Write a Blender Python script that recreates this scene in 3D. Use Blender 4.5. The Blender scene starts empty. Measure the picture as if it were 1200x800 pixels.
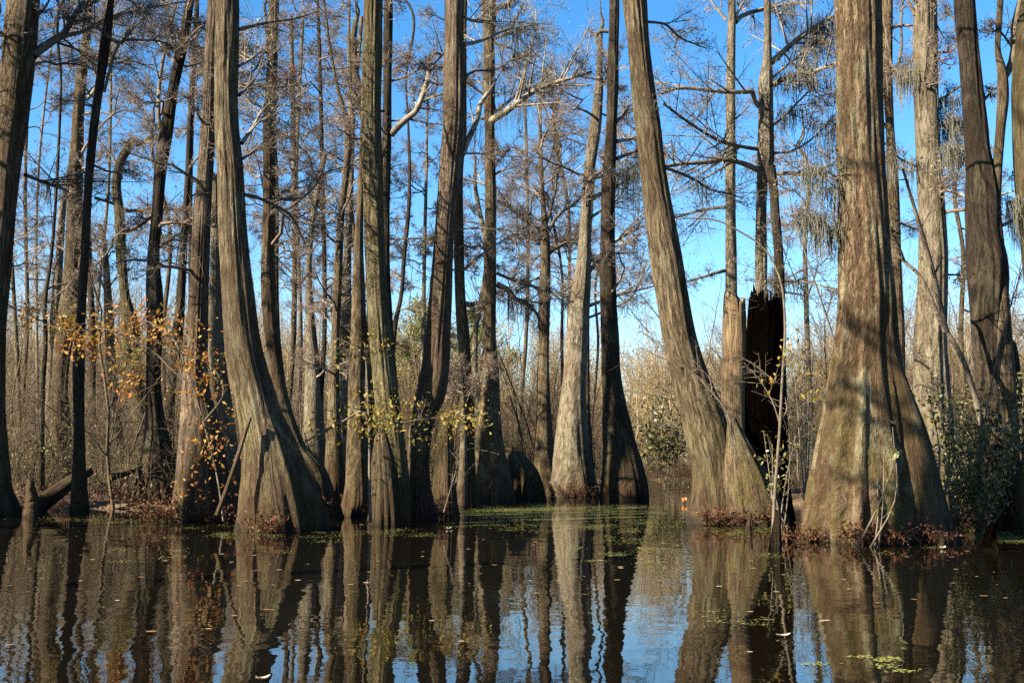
import bpy, math, random
import numpy as np

rng = np.random.default_rng(11)
random.seed(11)
S = bpy.context.scene
COL = S.collection
R = math.radians

# ------------------------------------------------------------------ camera model (metres; photo pixels are 1200 x 800)
F, HOR, CAMH = 1250.0, 545.0, 1.2
PITCH = math.atan((HOR - 400) / F)
CP, SP = math.cos(PITCH), math.sin(PITCH)

def at(x, y, D):
    u, v = (x - 600) / F, (400 - y) / F
    dy, dz = CP - v * SP, SP + v * CP
    s = D / dy
    return np.array([u * s, D, CAMH + dz * s])

def mpp(y, D):                      # metres per photo pixel at depth D
    v = (400 - y) / F
    return D / (CP - v * SP) / F

def depth(y):                       # depth of the water surface seen at image row y
    v = (400 - y) / F
    return -CAMH * (CP - v * SP) / (SP + v * CP)

SUN_AZ, SUN_EL = R(62), R(30)       # azimuth measured from straight behind the camera towards its left
SUN = np.array([-math.sin(SUN_AZ) * math.cos(SUN_EL), -math.cos(SUN_AZ) * math.cos(SUN_EL), math.sin(SUN_EL)])

# ------------------------------------------------------------------ object helpers
def tag(o, label=None, cat=None, group=None, kind=None):
    if label: o['label'] = label
    if cat: o['category'] = cat
    if group: o['group'] = group
    if kind: o['kind'] = kind
    return o

def empty(name, loc):
    o = bpy.data.objects.new(name, None)
    o.empty_display_size = 0.2
    o.location = [float(c) for c in loc]
    COL.objects.link(o)
    return o

class MB:
    def __init__(s):
        s.v, s.q, s.t, s.uvq, s.n = [], [], [], [], 0
    def add(s, v, q=None, t=None, uvq=None):
        v = np.asarray(v, float).reshape(-1, 3)
        if q is not None and len(q):
            s.q.append(np.asarray(q) + s.n)
            s.uvq.append(uvq if uvq is not None else np.zeros((len(q), 4, 2)))
        if t is not None and len(t): s.t.append(np.asarray(t) + s.n)
        s.v.append(v); s.n += len(v)
    def build(s, name, mat, parent=None, smooth=True):
        m = bpy.data.meshes.new(name)
        v = np.concatenate(s.v) if s.v else np.zeros((0, 3))
        org = np.zeros(3)
        if parent is not None:
            p = parent
            while p is not None:
                org = org + np.array(p.location); p = p.parent
            v = v - org
        q = np.concatenate(s.q) if s.q else np.zeros((0, 4), int)
        t = np.concatenate(s.t) if s.t else np.zeros((0, 3), int)
        nl = q.size + t.size; npoly = len(q) + len(t)
        m.vertices.add(len(v)); m.vertices.foreach_set('co', v.astype(np.float32).ravel())
        m.loops.add(nl); m.loops.foreach_set('vertex_index', np.concatenate([q.ravel(), t.ravel()]).astype(np.int32))
        m.polygons.add(npoly)
        st = np.concatenate([np.arange(len(q)) * 4, q.size + np.arange(len(t)) * 3]).astype(np.int32)
        m.polygons.foreach_set('loop_start', st)
        m.polygons.foreach_set('use_smooth', np.full(npoly, smooth, dtype=bool))
        uvl = m.uv_layers.new(name='UVMap')
        uv = np.zeros((nl, 2), np.float32)
        if len(q): uv[:q.size] = np.concatenate(s.uvq).reshape(-1, 2)
        uvl.data.foreach_set('uv', uv.ravel())
        m.update(calc_edges=True); m.validate()
        m.materials.append(mat)
        o = bpy.data.objects.new(name, m)
        COL.objects.link(o)
        if parent is not None: o.parent = parent
        return o

def norm(a): return a / (np.linalg.norm(a, axis=-1, keepdims=True) + 1e-12)

def prisms(mb, P, Rr, sides=3):
    """P: (N, K, 3) polylines, Rr: (N, K) radii -> tubes"""
    N, K, _ = P.shape
    if N == 0: return
    T = np.gradient(P, axis=1); T = norm(T)
    ref = np.where(np.abs(T[:, :1, 2:3]) > 0.9, np.array([1.0, 0, 0]), np.array([0, 0, 1.0]))
    ref = np.broadcast_to(ref, T.shape)
    A = norm(np.cross(T, ref)); B = np.cross(T, A)
    th = np.arange(sides) / sides * 2 * np.pi
    ring = (A[:, :, None, :] * np.cos(th)[None, None, :, None] + B[:, :, None, :] * np.sin(th)[None, None, :, None]) * Rr[:, :, None, None]
    V = (P[:, :, None, :] + ring).reshape(-1, 3)
    idx = np.arange(N * K * sides).reshape(N, K, sides)
    nx = np.roll(idx, -1, axis=2)
    q = np.stack([idx[:, :-1], nx[:, :-1], nx[:, 1:], idx[:, 1:]], axis=-1).reshape(-1, 4)
    mb.add(V, q)

def catmull(pts, n):
    pts = np.asarray(pts, float)
    d = np.concatenate([[0], np.cumsum(np.linalg.norm(np.diff(pts[:, :3], axis=0), axis=1))])
    t = np.linspace(0, d[-1], n)
    m = np.gradient(pts, d, axis=0)
    k = np.clip(np.searchsorted(d, t, side='right') - 1, 0, len(d) - 2)
    h = (d[k + 1] - d[k])[:, None]; u = ((t - d[k])[:, None]) / h
    return ((2*u**3 - 3*u**2 + 1) * pts[k] + (u**3 - 2*u**2 + u) * h * m[k] + (-2*u**3 + 3*u**2) * pts[k+1] + (u**3 - u**2) * h * m[k+1])

def tube(mb, pts, r, sides=7, wob=0.0):
    pts = np.asarray(pts, float); r = np.asarray(r, float)
    if wob: pts = pts + np.concatenate([np.zeros((1, 3)), rng.normal(0, wob, (len(pts) - 1, 3))])
    prisms(mb, pts[None], r[None], sides)

# ------------------------------------------------------------------ branch growth (all vectorised)
def quadpts(A, B, C, K):
    t = np.linspace(0, 1, K)[None, :, None]
    return (1 - t)**2 * A[:, None] + 2 * t * (1 - t) * B[:, None] + t**2 * C[:, None]

def spawn(P, Rr, k, length, ang=(0.6, 1.1), flat=0.5, up=0.1, tmin=0.2, rk=0.6, rmin=0.004, curl=0.25):
    """children of polylines P (N,K,3): returns A,B,C control points and base radii"""
    N, K, _ = P.shape
    t = rng.uniform(tmin, 1, (N, k)) * (K - 1)
    i = np.minimum(t.astype(int), K - 2); f = (t - i)[..., None]
    n = np.arange(N)[:, None]
    A = P[n, i] * (1 - f) + P[n, i + 1] * f
    T = norm(P[n, i + 1] - P[n, i])
    rr = Rr[n, i] * (1 - f[..., 0]) + Rr[n, i + 1] * f[..., 0]
    rnd = rng.normal(0, 1, T.shape); rnd[..., 2] *= (1 - flat)
    side = norm(rnd - (rnd * T).sum(-1, keepdims=True) * T)
    a = rng.uniform(*ang, (N, k))[..., None]
    d = norm(T * np.cos(a) + side * np.sin(a) + np.array([0, 0, up]))
    plen = np.linalg.norm(np.diff(P, axis=1), axis=-1).sum(1)[:, None]
    L = (length(plen, t / (K - 1)) * rng.uniform(0.55, 1.25, (N, k)))[..., None]
    j = rng.normal(0, curl, d.shape) * L
    B = A + d * L * 0.5 + j * 0.4
    C = A + d * L + j * 0.8
    rb = np.maximum(rr * rk * rng.uniform(0.6, 1, (N, k)), rmin)
    return A.reshape(-1, 3), B.reshape(-1, 3), C.reshape(-1, 3), rb.ravel()

def leafquads(mb, P, size, n, spread=0.06, flat=False):
    """n small leaf shaped quads scattered round points P"""
    if len(P) == 0 or n == 0: return
    c = P[rng.integers(0, len(P), n)] + rng.normal(0, spread, (n, 3))
    a = norm(rng.normal(0, 1, (n, 3))); b = norm(np.cross(a, rng.normal(0, 1, (n, 3))))
    s = (size * rng.uniform(0.6, 1.4, n))[:, None]
    v = np.stack([c - a * s, c + b * s * 0.45, c + a * s, c - b * s * 0.45], 1).reshape(-1, 3)
    mb.add(v, np.arange(4 * n).reshape(n, 4))

def twig_out(mb, P, Rr, d1, d2, d3, L1=None, L2=None, bits=0, bitmb=None, tw=0.006, up=0.1):
    """grow side branches / twigs / fine twigs on limb polylines"""
    A, B, C, r1 = spawn(P, Rr, d1, L1 or (lambda pl, t: pl * 0.42 * (1.15 - 0.75 * t)), up=up, flat=0.3, rk=0.55, rmin=tw * 1.6)
    P1 = quadpts(A, B, C, 5); R1 = np.linspace(1, 0.4, 5)[None] * r1[:, None]
    prisms(mb, P1, R1, 4)
    A, B, C, r2 = spawn(P1, R1, d2, L2 or (lambda pl, t: pl * 0.5 * (1.15 - 0.7 * t)), up=up * 0.6, flat=0.15, rk=0.6, rmin=tw * 1.1)
    P2 = quadpts(A, B, C, 4); R2 = np.linspace(1, 0.5, 4)[None] * r2[:, None]
    prisms(mb, P2, R2, 3)
    if d3:
        A, B, C, r3 = spawn(P2, R2, d3, lambda pl, t: np.maximum(pl * 0.55, 0.18), up=0.05, flat=0.2, rk=0.7, rmin=tw * 0.75)
        P3 = quadpts(A, B, C, 3); R3 = np.linspace(1, 0.6, 3)[None] * r3[:, None]
        prisms(mb, P3, R3, 3)
        tips = P3[:, 1:].reshape(-1, 3)
    else:
        tips = P2[:, 2:].reshape(-1, 3)
    if bits: leafquads(mb if bitmb is None else bitmb, tips, 0.028, int(len(tips) * bits), 0.05)
    return tips

def strands(mb, base, n, L, spread):
    """hanging spanish moss below points base"""
    c = base[rng.integers(0, len(base), n)] + rng.normal(0, 1, (n, 3)) * np.array([spread, spread, 0.03])
    K = 5
    t = np.linspace(0, 1, K)
    Ls = L * rng.uniform(0.25, 1.0, n)**1.3
    P = np.repeat(c[:, None], K, 1)
    P[:, :, 2] -= t[None] * Ls[:, None]
    P[:, 1:, :2] += np.cumsum(rng.normal(0, 0.022, (n, K - 1, 2)), axis=1)
    so = c[np.lexsort((c[:, 1], np.round(c[:, 0], 1)))]; prisms(mb, so[None], np.full((1, n), 0.003), 3)     # the tangle the strands hang from
    prisms(mb, P, np.array([0.005, 0.007, 0.006, 0.005, 0.003])[None] * rng.uniform(0.6, 1.3, (n, 1)), 3)
    # curly side wisps
    A, B, C, r = spawn(P, np.full((n, K), 0.004), 4, lambda pl, t: np.full_like(t, 0.055), ang=(0.5, 1.3), flat=0.0, up=-0.6, tmin=0, rmin=0.0025)
    prisms(mb, quadpts(A, B, C, 3), np.array([1, 0.8, 0.4])[None] * r[:, None], 3)

# ------------------------------------------------------------------ materials
def newmat(name):
    m = bpy.data.materials.new(name); m.use_nodes = True
    nt = m.node_tree
    for n in list(nt.nodes): nt.nodes.remove(n)
    return m, nt

class NB:
    def __init__(s, nt): s.nt = nt
    def n(s, t, **kw):
        nd = s.nt.nodes.new('ShaderNode' + t)
        for k, v in kw.items():
            if k in nd.inputs.keys(): s.inp(nd, k, v)
            else: setattr(nd, k, v)
        return nd
    def inp(s, nd, k, v):
        if isinstance(v, bpy.types.NodeSocket): s.nt.links.new(v, nd.inputs[k])
        else: nd.inputs[k].default_value = v
    def mapping(s, vec, sc):
        m = s.n('Mapping'); s.inp(m, 'Vector', vec); m.inputs['Scale'].default_value = sc; return m.outputs[0]
    def noise(s, vec, scale, detail=4, rough=0.55, dist=0.0):
        n = s.n('TexNoise'); s.inp(n, 'Vector', vec); n.inputs['Scale'].default_value = scale
        n.inputs['Detail'].default_value = detail; n.inputs['Roughness'].default_value = rough; n.inputs['Distortion'].default_value = dist
        return n.outputs['Fac']
    def math(s, op, a, b=0.0, c=None, clamp=False):
        m = s.n('Math', operation=op, use_clamp=clamp); s.inp(m, 0, a); s.inp(m, 1, b)
        if c is not None: s.inp(m, 2, c)
        return m.outputs[0]
    def ramp(s, fac, stops):
        r = s.n('ValToRGB'); s.inp(r, 'Fac', fac)
        e = r.color_ramp.elements
        while len(e) < len(stops): e.new(0.5)
        for el, (p, c) in zip(e, stops):
            el.position = p; el.color = (c, c, c, 1) if isinstance(c, (int, float)) else (*c, 1)
        return r.outputs['Color']
    def mix(s, fac, a, b, mode='MIX'):
        m = s.n('MixRGB', blend_type=mode); s.inp(m, 'Fac', fac)
        for k, v in (('Color1', a), ('Color2', b)): s.inp(m, k, v if isinstance(v, bpy.types.NodeSocket) else (*v, 1))
        return m.outputs[0]
    def rng(s, v, a, b, c=0.0, d=1.0):
        m = s.n('MapRange', clamp=True); s.inp(m, 0, v)
        for i, x in enumerate((a, b, c, d)): m.inputs[i + 1].default_value = x
        return m.outputs[0]

ALB = 0.46
def bark(name, dark, mid, light, lichen=(0.33, 0.325, 0.21), lich=0.4, green=0.5, rust=0.75, su=34, sv=2.6, bump=1.0, flaky=False):
    dark, mid, light, lichen = [tuple(c * ALB for c in k) for k in (tuple(c * .6 for c in dark), mid, light, lichen)]
    m, nt = newmat(name); b = NB(nt)
    uv = b.n('TexCoord').outputs['UV']; geo = b.n('NewGeometry').outputs['Position']
    oi = b.n('ObjectInfo').outputs['Random']
    off = b.n('VectorMath', operation='ADD'); b.inp(off, 0, uv)
    cmb = b.n('CombineXYZ'); b.inp(cmb, 0, b.math('MULTIPLY', oi, 37.0)); b.inp(cmb, 1, b.math('MULTIPLY', oi, 61.0))
    b.inp(off, 1, cmb.outputs[0]); uv = off.outputs[0]
    warp = b.noise(b.mapping(uv, (1.5, 0.8, 1)), 1.0, 3)
    wv = b.n('VectorMath', operation='ADD'); b.inp(wv, 0, uv)
    c2 = b.n('CombineXYZ'); b.inp(c2, 0, b.math('MULTIPLY', b.math('SUBTRACT', warp, 0.5), 0.18)); b.inp(wv, 1, c2.outputs[0]); uvw = wv.outputs[0]
    fib = b.noise(b.mapping(uvw, (su, sv, 1)), 1.0, 8, 0.72)
    rid = b.noise(b.mapping(uvw, (su * 0.30, sv * 0.42, 1)), 1.0, 4, 0.6)
    ridge = b.math('ABSOLUTE', b.math('SUBTRACT', rid, 0.5))
    ridge = b.rng(ridge, 0.0, 0.10)
    if flaky:
        fl = b.noise(b.mapping(uvw, (su * 1.1, sv * 3.4, 1)), 1.0, 5, 0.7)
        fib = b.math('ADD', b.math('MULTIPLY', fib, 0.4), b.math('MULTIPLY', fl, 0.6))
    h = b.math('ADD', b.math('MULTIPLY', b.rng(fib, 0.36, 0.64), 0.62), b.math('MULTIPLY', ridge, 0.38))
    col = b.ramp(h, [(0.10, dark), (0.45, mid), (0.88, light)])
    big = b.noise(b.mapping(geo, (0.9, 0.9, 0.35)), 1.0, 4, 0.6)
    col = b.mix(b.rng(big, 0.38, 0.68, 0.0, 0.5), col, mid, 'MULTIPLY') if False else b.mix(b.rng(big, 0.42, 0.62, 0.0, 0.75), col, tuple(c * k for c, k in zip(mid, (0.52, 0.44, 0.34))))
    ln = b.noise(b.mapping(geo, (2.4, 2.4, 0.9)), 1.0, 6, 0.7)
    lf = b.math('MULTIPLY', b.rng(ln, 0.52, 0.60), b.rng(h, 0.2, 0.6, 0.3, 1.0))
    col = b.mix(b.math('MULTIPLY', lf, lich), col, lichen)
    z = b.n('SeparateXYZ'); b.inp(z, 0, geo); z = z.outputs[2]
    gn = b.noise(b.mapping(geo, (2.1, 2.1, 1.0)), 1.3, 5, 0.65)
    gf = b.math('MULTIPLY', b.rng(z, 3.4, 0.2), b.rng(gn, 0.42, 0.62))
    col = b.mix(b.math('MULTIPLY', gf, green), col, (0.06, 0.062, 0.014))
    zn = b.math('ADD', z, b.math('MULTIPLY', b.math('SUBTRACT', gn, 0.5), 1.3))
    col = b.mix(b.math('MULTIPLY', b.rng(zn, 1.9, 0.3), rust), col, (0.032, 0.017, 0.009))
    col = b.mix(b.rng(zn, 0.16, 0.02, 0.0, 0.85), col, (0.014, 0.011, 0.007))
    rv = b.rng(oi, 0, 1, 0.82, 1.12)
    hs = b.n('HueSaturation'); b.inp(hs, 'Value', rv); b.inp(hs, 'Color', col)
    bp = b.n('Bump'); bp.inputs['Strength'].default_value = bump; bp.inputs['Distance'].default_value = 0.06; b.inp(bp, 'Height', h)
    p = b.n('BsdfPrincipled'); b.inp(p, 'Base Color', hs.outputs[0]); p.inputs['Roughness'].default_value = 0.93
    p.inputs['Specular IOR Level'].default_value = 0.0 if 'charred' in name else 0.15; b.inp(p, 'Normal', bp.outputs[0])  # no gloss on the near-black bark that paints shade
    o = b.n('OutputMaterial'); b.inp(o, 'Surface', p.outputs[0])
    return m

def plain(name, c1, c2, scale=3.0, rough=0.85, c3=None, sub=0.0, per_island=False, bump=0.0, spec=0.25, k=0.6):
    c1, c2 = [tuple(c * k for c in q) for q in (c1, c2)]; c3 = c3 and tuple(c * k for c in c3)
    m, nt = newmat(name); b = NB(nt)
    geo = b.n('NewGeometry')
    if per_island: f = geo.outputs['Random Per Island']
    else: f = b.rng(b.noise(geo.outputs['Position'], scale, 5, 0.65), 0.3, 0.7)
    stops = [(0.0, c1), (1.0, c2)] if c3 is None else [(0.0, c1), (0.55, c2), (1.0, c3)]
    col = b.ramp(f, stops)
    p = b.n('BsdfPrincipled'); b.inp(p, 'Base Color', col); p.inputs['Roughness'].default_value = rough
    p.inputs['Specular IOR Level'].default_value = spec
    if bump:
        bp = b.n('Bump'); bp.inputs['Strength'].default_value = bump; bp.inputs['Distance'].default_value = 0.02
        b.inp(bp, 'Height', b.noise(geo.outputs['Position'], scale * 6, 5, 0.7)); b.inp(p, 'Normal', bp.outputs[0])
    sh = p.outputs[0]
    if sub:
        tr = b.n('BsdfTranslucent'); b.inp(tr, 'Color', col)
        mx = b.n('MixShader'); mx.inputs[0].default_value = sub; b.inp(mx, 1, p.outputs[0]); b.inp(mx, 2, tr.outputs[0]); sh = mx.outputs[0]
    o = b.n('OutputMaterial'); b.inp(o, 'Surface', sh)
    return m

M = {}
M['grey'] = bark('bark_grey', (0.045, 0.031, 0.019), (0.17, 0.126, 0.078), (0.42, 0.335, 0.21), lich=0.4, green=0.5)
M['brown'] = bark('bark_brown', (0.04, 0.026, 0.016), (0.140, 0.100, 0.060), (0.34, 0.26, 0.155), lich=0.4, green=0.45)
M['flaky'] = bark('bark_flaky', (0.04, 0.024, 0.014), (0.14, 0.094, 0.055), (0.40, 0.295, 0.18), lich=0.6, green=0.6, rust=0.4, su=30, sv=3.0, flaky=True, bump=1.0)
M['green'] = bark('bark_greenish', (0.045, 0.036, 0.02), (0.155, 0.13, 0.07), (0.34, 0.29, 0.165), lich=0.3, green=0.8)
M['pink'] = bark('bark_pinkish', (0.06, 0.042, 0.032), (0.19, 0.138, 0.098), (0.42, 0.325, 0.24), lich=0.3, green=0.5)
M['pale'] = bark('bark_pale', (0.09, 0.075, 0.055), (0.27, 0.23, 0.17), (0.46, 0.41, 0.31), lich=0.3, green=0.25, su=24, sv=3.2)
M['white'] = bark('bark_silver', (0.08, 0.065, 0.045), (0.29, 0.245, 0.18), (0.52, 0.455, 0.35), lich=0.5, green=0.2, su=18, sv=3.5)
M['dark'] = bark('bark_dark', (0.018, 0.013, 0.009), (0.055, 0.041, 0.029), (0.14, 0.108, 0.074), lich=0.2, green=0.4)  # dark bark; on some trunks it puts their shade into the colour
M['shade_black'] = bark('bark_shade_as_charred', (0.002, 0.0016, 0.0012), (0.004, 0.003, 0.0025), (0.012, 0.009, 0.007), lich=0.0, green=0.0, rust=0.0)  # near-black colour standing in for the shade on the hollow trunk
M['snag'] = bark('wood_bleached', (0.12, 0.08, 0.045), (0.30, 0.21, 0.125), (0.46, 0.35, 0.22), lich=0.15, green=0.3, su=26, sv=1.6)
M['limb'] = plain('limb_bark', (0.05, 0.038, 0.028), (0.20, 0.165, 0.125), 5.0, 0.9, bump=0.5)
M['limbpale'] = plain('limb_bark_pale', (0.10, 0.08, 0.055), (0.36, 0.31, 0.235), 5.0, 0.9, bump=0.5)
M['twig'] = plain('twig_bark', (0.055, 0.041, 0.032), (0.15, 0.115, 0.09), 2.0, 0.9, (0.30, 0.25, 0.20), k=0.75)
M['brush'] = plain('brush_stems', (0.10, 0.068, 0.04), (0.22, 0.16, 0.098), 0.35, 0.9, (0.34, 0.27, 0.15), k=0.33)
M['farwood'] = plain('far_stems', (0.17, 0.12, 0.065), (0.27, 0.20, 0.11), 0.12, 0.9, (0.33, 0.27, 0.14), k=0.64)
M['moss'] = plain('hanging_moss', (0.12, 0.12, 0.095), (0.25, 0.245, 0.20), 4.0, 0.95, sub=0.25)
M['orange'] = plain('autumn_leaves', (0.30, 0.085, 0.02), (0.42, 0.19, 0.035), 1, 0.6, (0.34, 0.27, 0.05), sub=0.35, per_island=True)
M['yellow'] = plain('yellowing_leaves', (0.30, 0.20, 0.03), (0.22, 0.22, 0.04), 1, 0.6, (0.36, 0.16, 0.03), sub=0.35, per_island=True)
M['red'] = plain('red_leaves', (0.28, 0.03, 0.025), (0.33, 0.07, 0.03), 1, 0.6, sub=0.35, per_island=True)
M['leaf'] = plain('evergreen_leaves', (0.05, 0.06, 0.014), (0.11, 0.12, 0.03), 1, 0.42, (0.22, 0.20, 0.06), sub=0.2, per_island=True, spec=0.5)
M['pine'] = plain('pine_needles', (0.10, 0.115, 0.03), (0.17, 0.175, 0.045), 1, 0.6, (0.26, 0.23, 0.06), sub=0.3, per_island=True, k=0.8)
M['rusty'] = plain('rusty_fronds', (0.10, 0.03, 0.014), (0.20, 0.075, 0.03), 1, 0.8, (0.20, 0.13, 0.06), sub=0.2, per_island=True, k=0.36)
M['litter'] = plain('leaf_litter', (0.09, 0.04, 0.018), (0.20, 0.10, 0.045), 1, 0.8, (0.32, 0.22, 0.11), per_island=True)
M['float'] = plain('floating_leaf', (0.20, 0.11, 0.04), (0.32, 0.22, 0.09), 1, 0.6, (0.50, 0.43, 0.30), per_island=True)
M['weed'] = plain('duckweed', (0.075, 0.095, 0.02), (0.13, 0.15, 0.03), 1, 0.7, (0.24, 0.22, 0.06), per_island=True, k=1.0)
M['paleleaf'] = plain('pale_leaf', (0.30, 0.25, 0.18), (0.42, 0.38, 0.30), 9, 0.7)
M['bankleaf'] = plain('bank_leaves', (0.045, 0.03, 0.014), (0.11, 0.085, 0.03), 1, 0.7, (0.12, 0.12, 0.035), sub=0.2, per_island=True, k=0.8)
M['pinkleaf'] = plain('pink_leaf', (0.55, 0.10, 0.09), (0.70, 0.42, 0.16), 14, 0.6)
M['log'] = bark('wet_log', (0.03, 0.02, 0.014), (0.12, 0.075, 0.045), (0.26, 0.18, 0.12), lich=0.3, green=0.5, rust=0.2)

# ------------------------------------------------------------------ trunks
def loft(mb, cen, rad, seg, seed, flute, zref, lobes=7, cap=True, jag=0.0, rough=0.055, uvr=None):
    """fluted trunk skin: cen (n,3), rad (n,), flute = extra lobing near the waterline"""
    g = np.random.default_rng(seed)
    n = len(cen); th = np.arange(seg + 1) / seg * 2 * np.pi
    dl = np.concatenate([[0], np.cumsum(np.linalg.norm(np.diff(cen, axis=0), axis=1))])
    z = cen[:, 2]
    amp = 0.025 + flute * np.exp(-np.maximum(z, 0) / zref)
    f = np.zeros((n, seg + 1))
    for k in (lobes - 3, lobes - 1, lobes, lobes + 2, lobes + 5):
        k = max(2, k)
        ph, tw, w = g.uniform(0, 6.28), g.normal(0, 0.035), g.uniform(0.4, 1) / (1 + 0.06 * k)
        c = np.cos(k * th[None] + ph + tw * z[:, None] + 0.5 * np.sin(z[:, None] * 0.6 + ph))
        f += w * (1 - 2 * np.abs(c)**0.7)          # rounded ridges with sharp grooves between them
    f /= 2.2
    fine = np.zeros_like(f)
    for _ in range(14):
        k = g.integers(5, 26); fine += np.cos(k * th[None] + g.uniform(0, 6.28) + g.normal(0, 0.9) * dl[:, None] + 0.8 * np.sin(dl[:, None] * g.uniform(0.4, 1.6)))
    low = np.zeros_like(f)
    for _ in range(6):
        k = g.integers(1, 4); low += np.cos(k * th[None] + g.uniform(0, 6.28) + g.normal(0, 1.0) * dl[:, None])
    mul = 1 + amp[:, None] * f + rough * 0.22 * fine + 0.014 * low
    mul = mul / np.percentile(mul, 88, axis=1)[:, None]      # the photographed outline is the outer one
    r = rad[:, None] * mul
    r[:, -1] = r[:, 0]
    T = norm(np.gradient(cen, axis=0)); X = np.array([1.0, 0, 0]); X = norm(X[None] - (T @ X)[:, None] * T); Y = np.cross(T, X)
    off = math.pi / 2                                   # seam at the back
    V = cen[:, None] + r[..., None] * (X[:, None] * np.cos(th + off)[None, :, None] + Y[:, None] * np.sin(th + off)[None, :, None])
    if jag:
        lowf = np.zeros(seg + 1)
        for k in (1, 2, 3): lowf += np.sin(k * th + g.uniform(0, 6.28)) / k
        jr = jag * (0.45 * (lowf - lowf.min()) / (np.ptp(lowf) + 1e-6) + 0.55 * np.abs(g.normal(0, .5, seg + 1)) * (0.3 + g.uniform(0, 1, seg + 1)**3)); jr[-1] = jr[0]
        ztop = V[-1, :, 2].max() - jr
        V[:, :, 2] = np.minimum(V[:, :, 2], ztop[None] - 0.002 * np.arange(n)[::-1, None])
    idx = np.arange(n * (seg + 1)).reshape(n, seg + 1)
    q = np.stack([idx[:-1, :-1], idx[:-1, 1:], idx[1:, 1:], idx[1:, :-1]], -1).reshape(-1, 4)
    ur = float(np.median(rad)) if uvr is None else uvr
    U = th[None] * ur * np.ones((n, 1)); Wv = np.repeat(dl[:, None], seg + 1, 1)
    UV = np.stack([U, Wv], -1).reshape(-1, 2)
    mb.add(V.reshape(-1, 3), q, uvq=UV[q])
    if cap:
        c = V[-1, :-1].mean(0) - np.array([0, 0, 0.25 if jag else 0.0]); b0 = np.concatenate([V[-1, :-1], c[None]])
        k = np.arange(seg)
        mb.add(b0, t=np.stack([k, (k + 1) % seg, np.full(seg, seg)], -1))

def profile(prof, D, H=None, dD=0.0, top=True, step=0.14, zbot=-0.7):
    """image profile rows (y, xl, xr) -> centre line and radii in metres"""
    prof = sorted(prof, key=lambda p: -p[0])
    y0 = prof[0][0]
    c, r = [], []
    for y, xl, xr in prof:
        d = D + dD * (y0 - y) / 600.0
        c.append(at((xl + xr) / 2, y, d)); r.append((xr - xl) / 2 * mpp(y, d))
    c, r = np.array(c), np.array(r)
    lo = c[0].copy(); lo[2] = zbot
    lo[:2] += 0; c = np.vstack([lo, c]); r = np.concatenate([[r[0] * 1.06], r])
    if top and H is not None and H > c[-1][2] + 0.6:
        d = c[-1] - c[-3]; d = d / max(d[2], 0.1); zt = c[-1][2]; n = 5
        cc, rr = [], []
        for k in range(1, n + 1):
            z = zt + (H - zt) * k / n; f = (z - zt)
            cc.append(c[-1] + np.array([d[0] * f * (1 - 0.5 * k / n) + rng.normal(0, 0.08), d[1] * f * 0.5 + rng.normal(0, 0.08), f]))
            rr.append(max(r[-1] * (1 - k / n)**0.8, 0.025))
        c = np.vstack([c, cc]); r = np.concatenate([r, rr])
    tot = np.linalg.norm(np.diff(c, axis=0), axis=1).sum()
    n = int(np.clip(tot / step, 12, 260))
    s = catmull(np.hstack([c, r[:, None]]), n)
    s[:, 3] = np.maximum(s[:, 3], 0.012)
    return s[:, :3], s[:, 3]

def limb_px(pts, D, w0, w1, dD=0.0, n=None):
    pts = list(pts); N = len(pts)
    P = np.array([at(x, y, D + dD * k / (N - 1)) for k, (x, y) in enumerate(pts)])
    n = n or max(6, 3 * N)
    P = catmull(P, n)
    mp = mpp(pts[0][1], D)
    return P, np.linspace(w0, w1, n)**1.0 * 0.5 * mp

def on_trunk(cen, rad, z):
    k = int(np.argmin(np.abs(cen[:, 2] - z))); return cen[k], rad[k]

def rand_limbs(cen, rad, zs, L, droop=0.0, r0=None, az=None):
    """free limbs leaving the trunk at heights zs; returns polylines and radii"""
    P, Q = [], []
    for z in zs:
        c, r = on_trunk(cen, rad, z)
        a = rng.uniform(0, 6.283) if az is None else az + rng.normal(0, 0.5)
        l = L * rng.uniform(0.5, 1.2)
        d = np.array([math.cos(a), math.sin(a), rng.uniform(-0.15, 1.1)])
        s = 8; t = np.linspace(0, 1, s)
        p = c[None] + d[None] * l * t[:, None]
        p[:, 2] += -droop * l * t**2 + rng.normal(0, 0.02 * l)
        p[1:] += np.cumsum(rng.normal(0, 0.05 * l, (s - 1, 3)), axis=0)
        P.append(p); rb = min(r * 0.45, r0 or (0.018 + 0.016 * l)); Q.append(np.linspace(rb, rb * 0.25, s))
    return np.array(P), np.array(Q)

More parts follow.
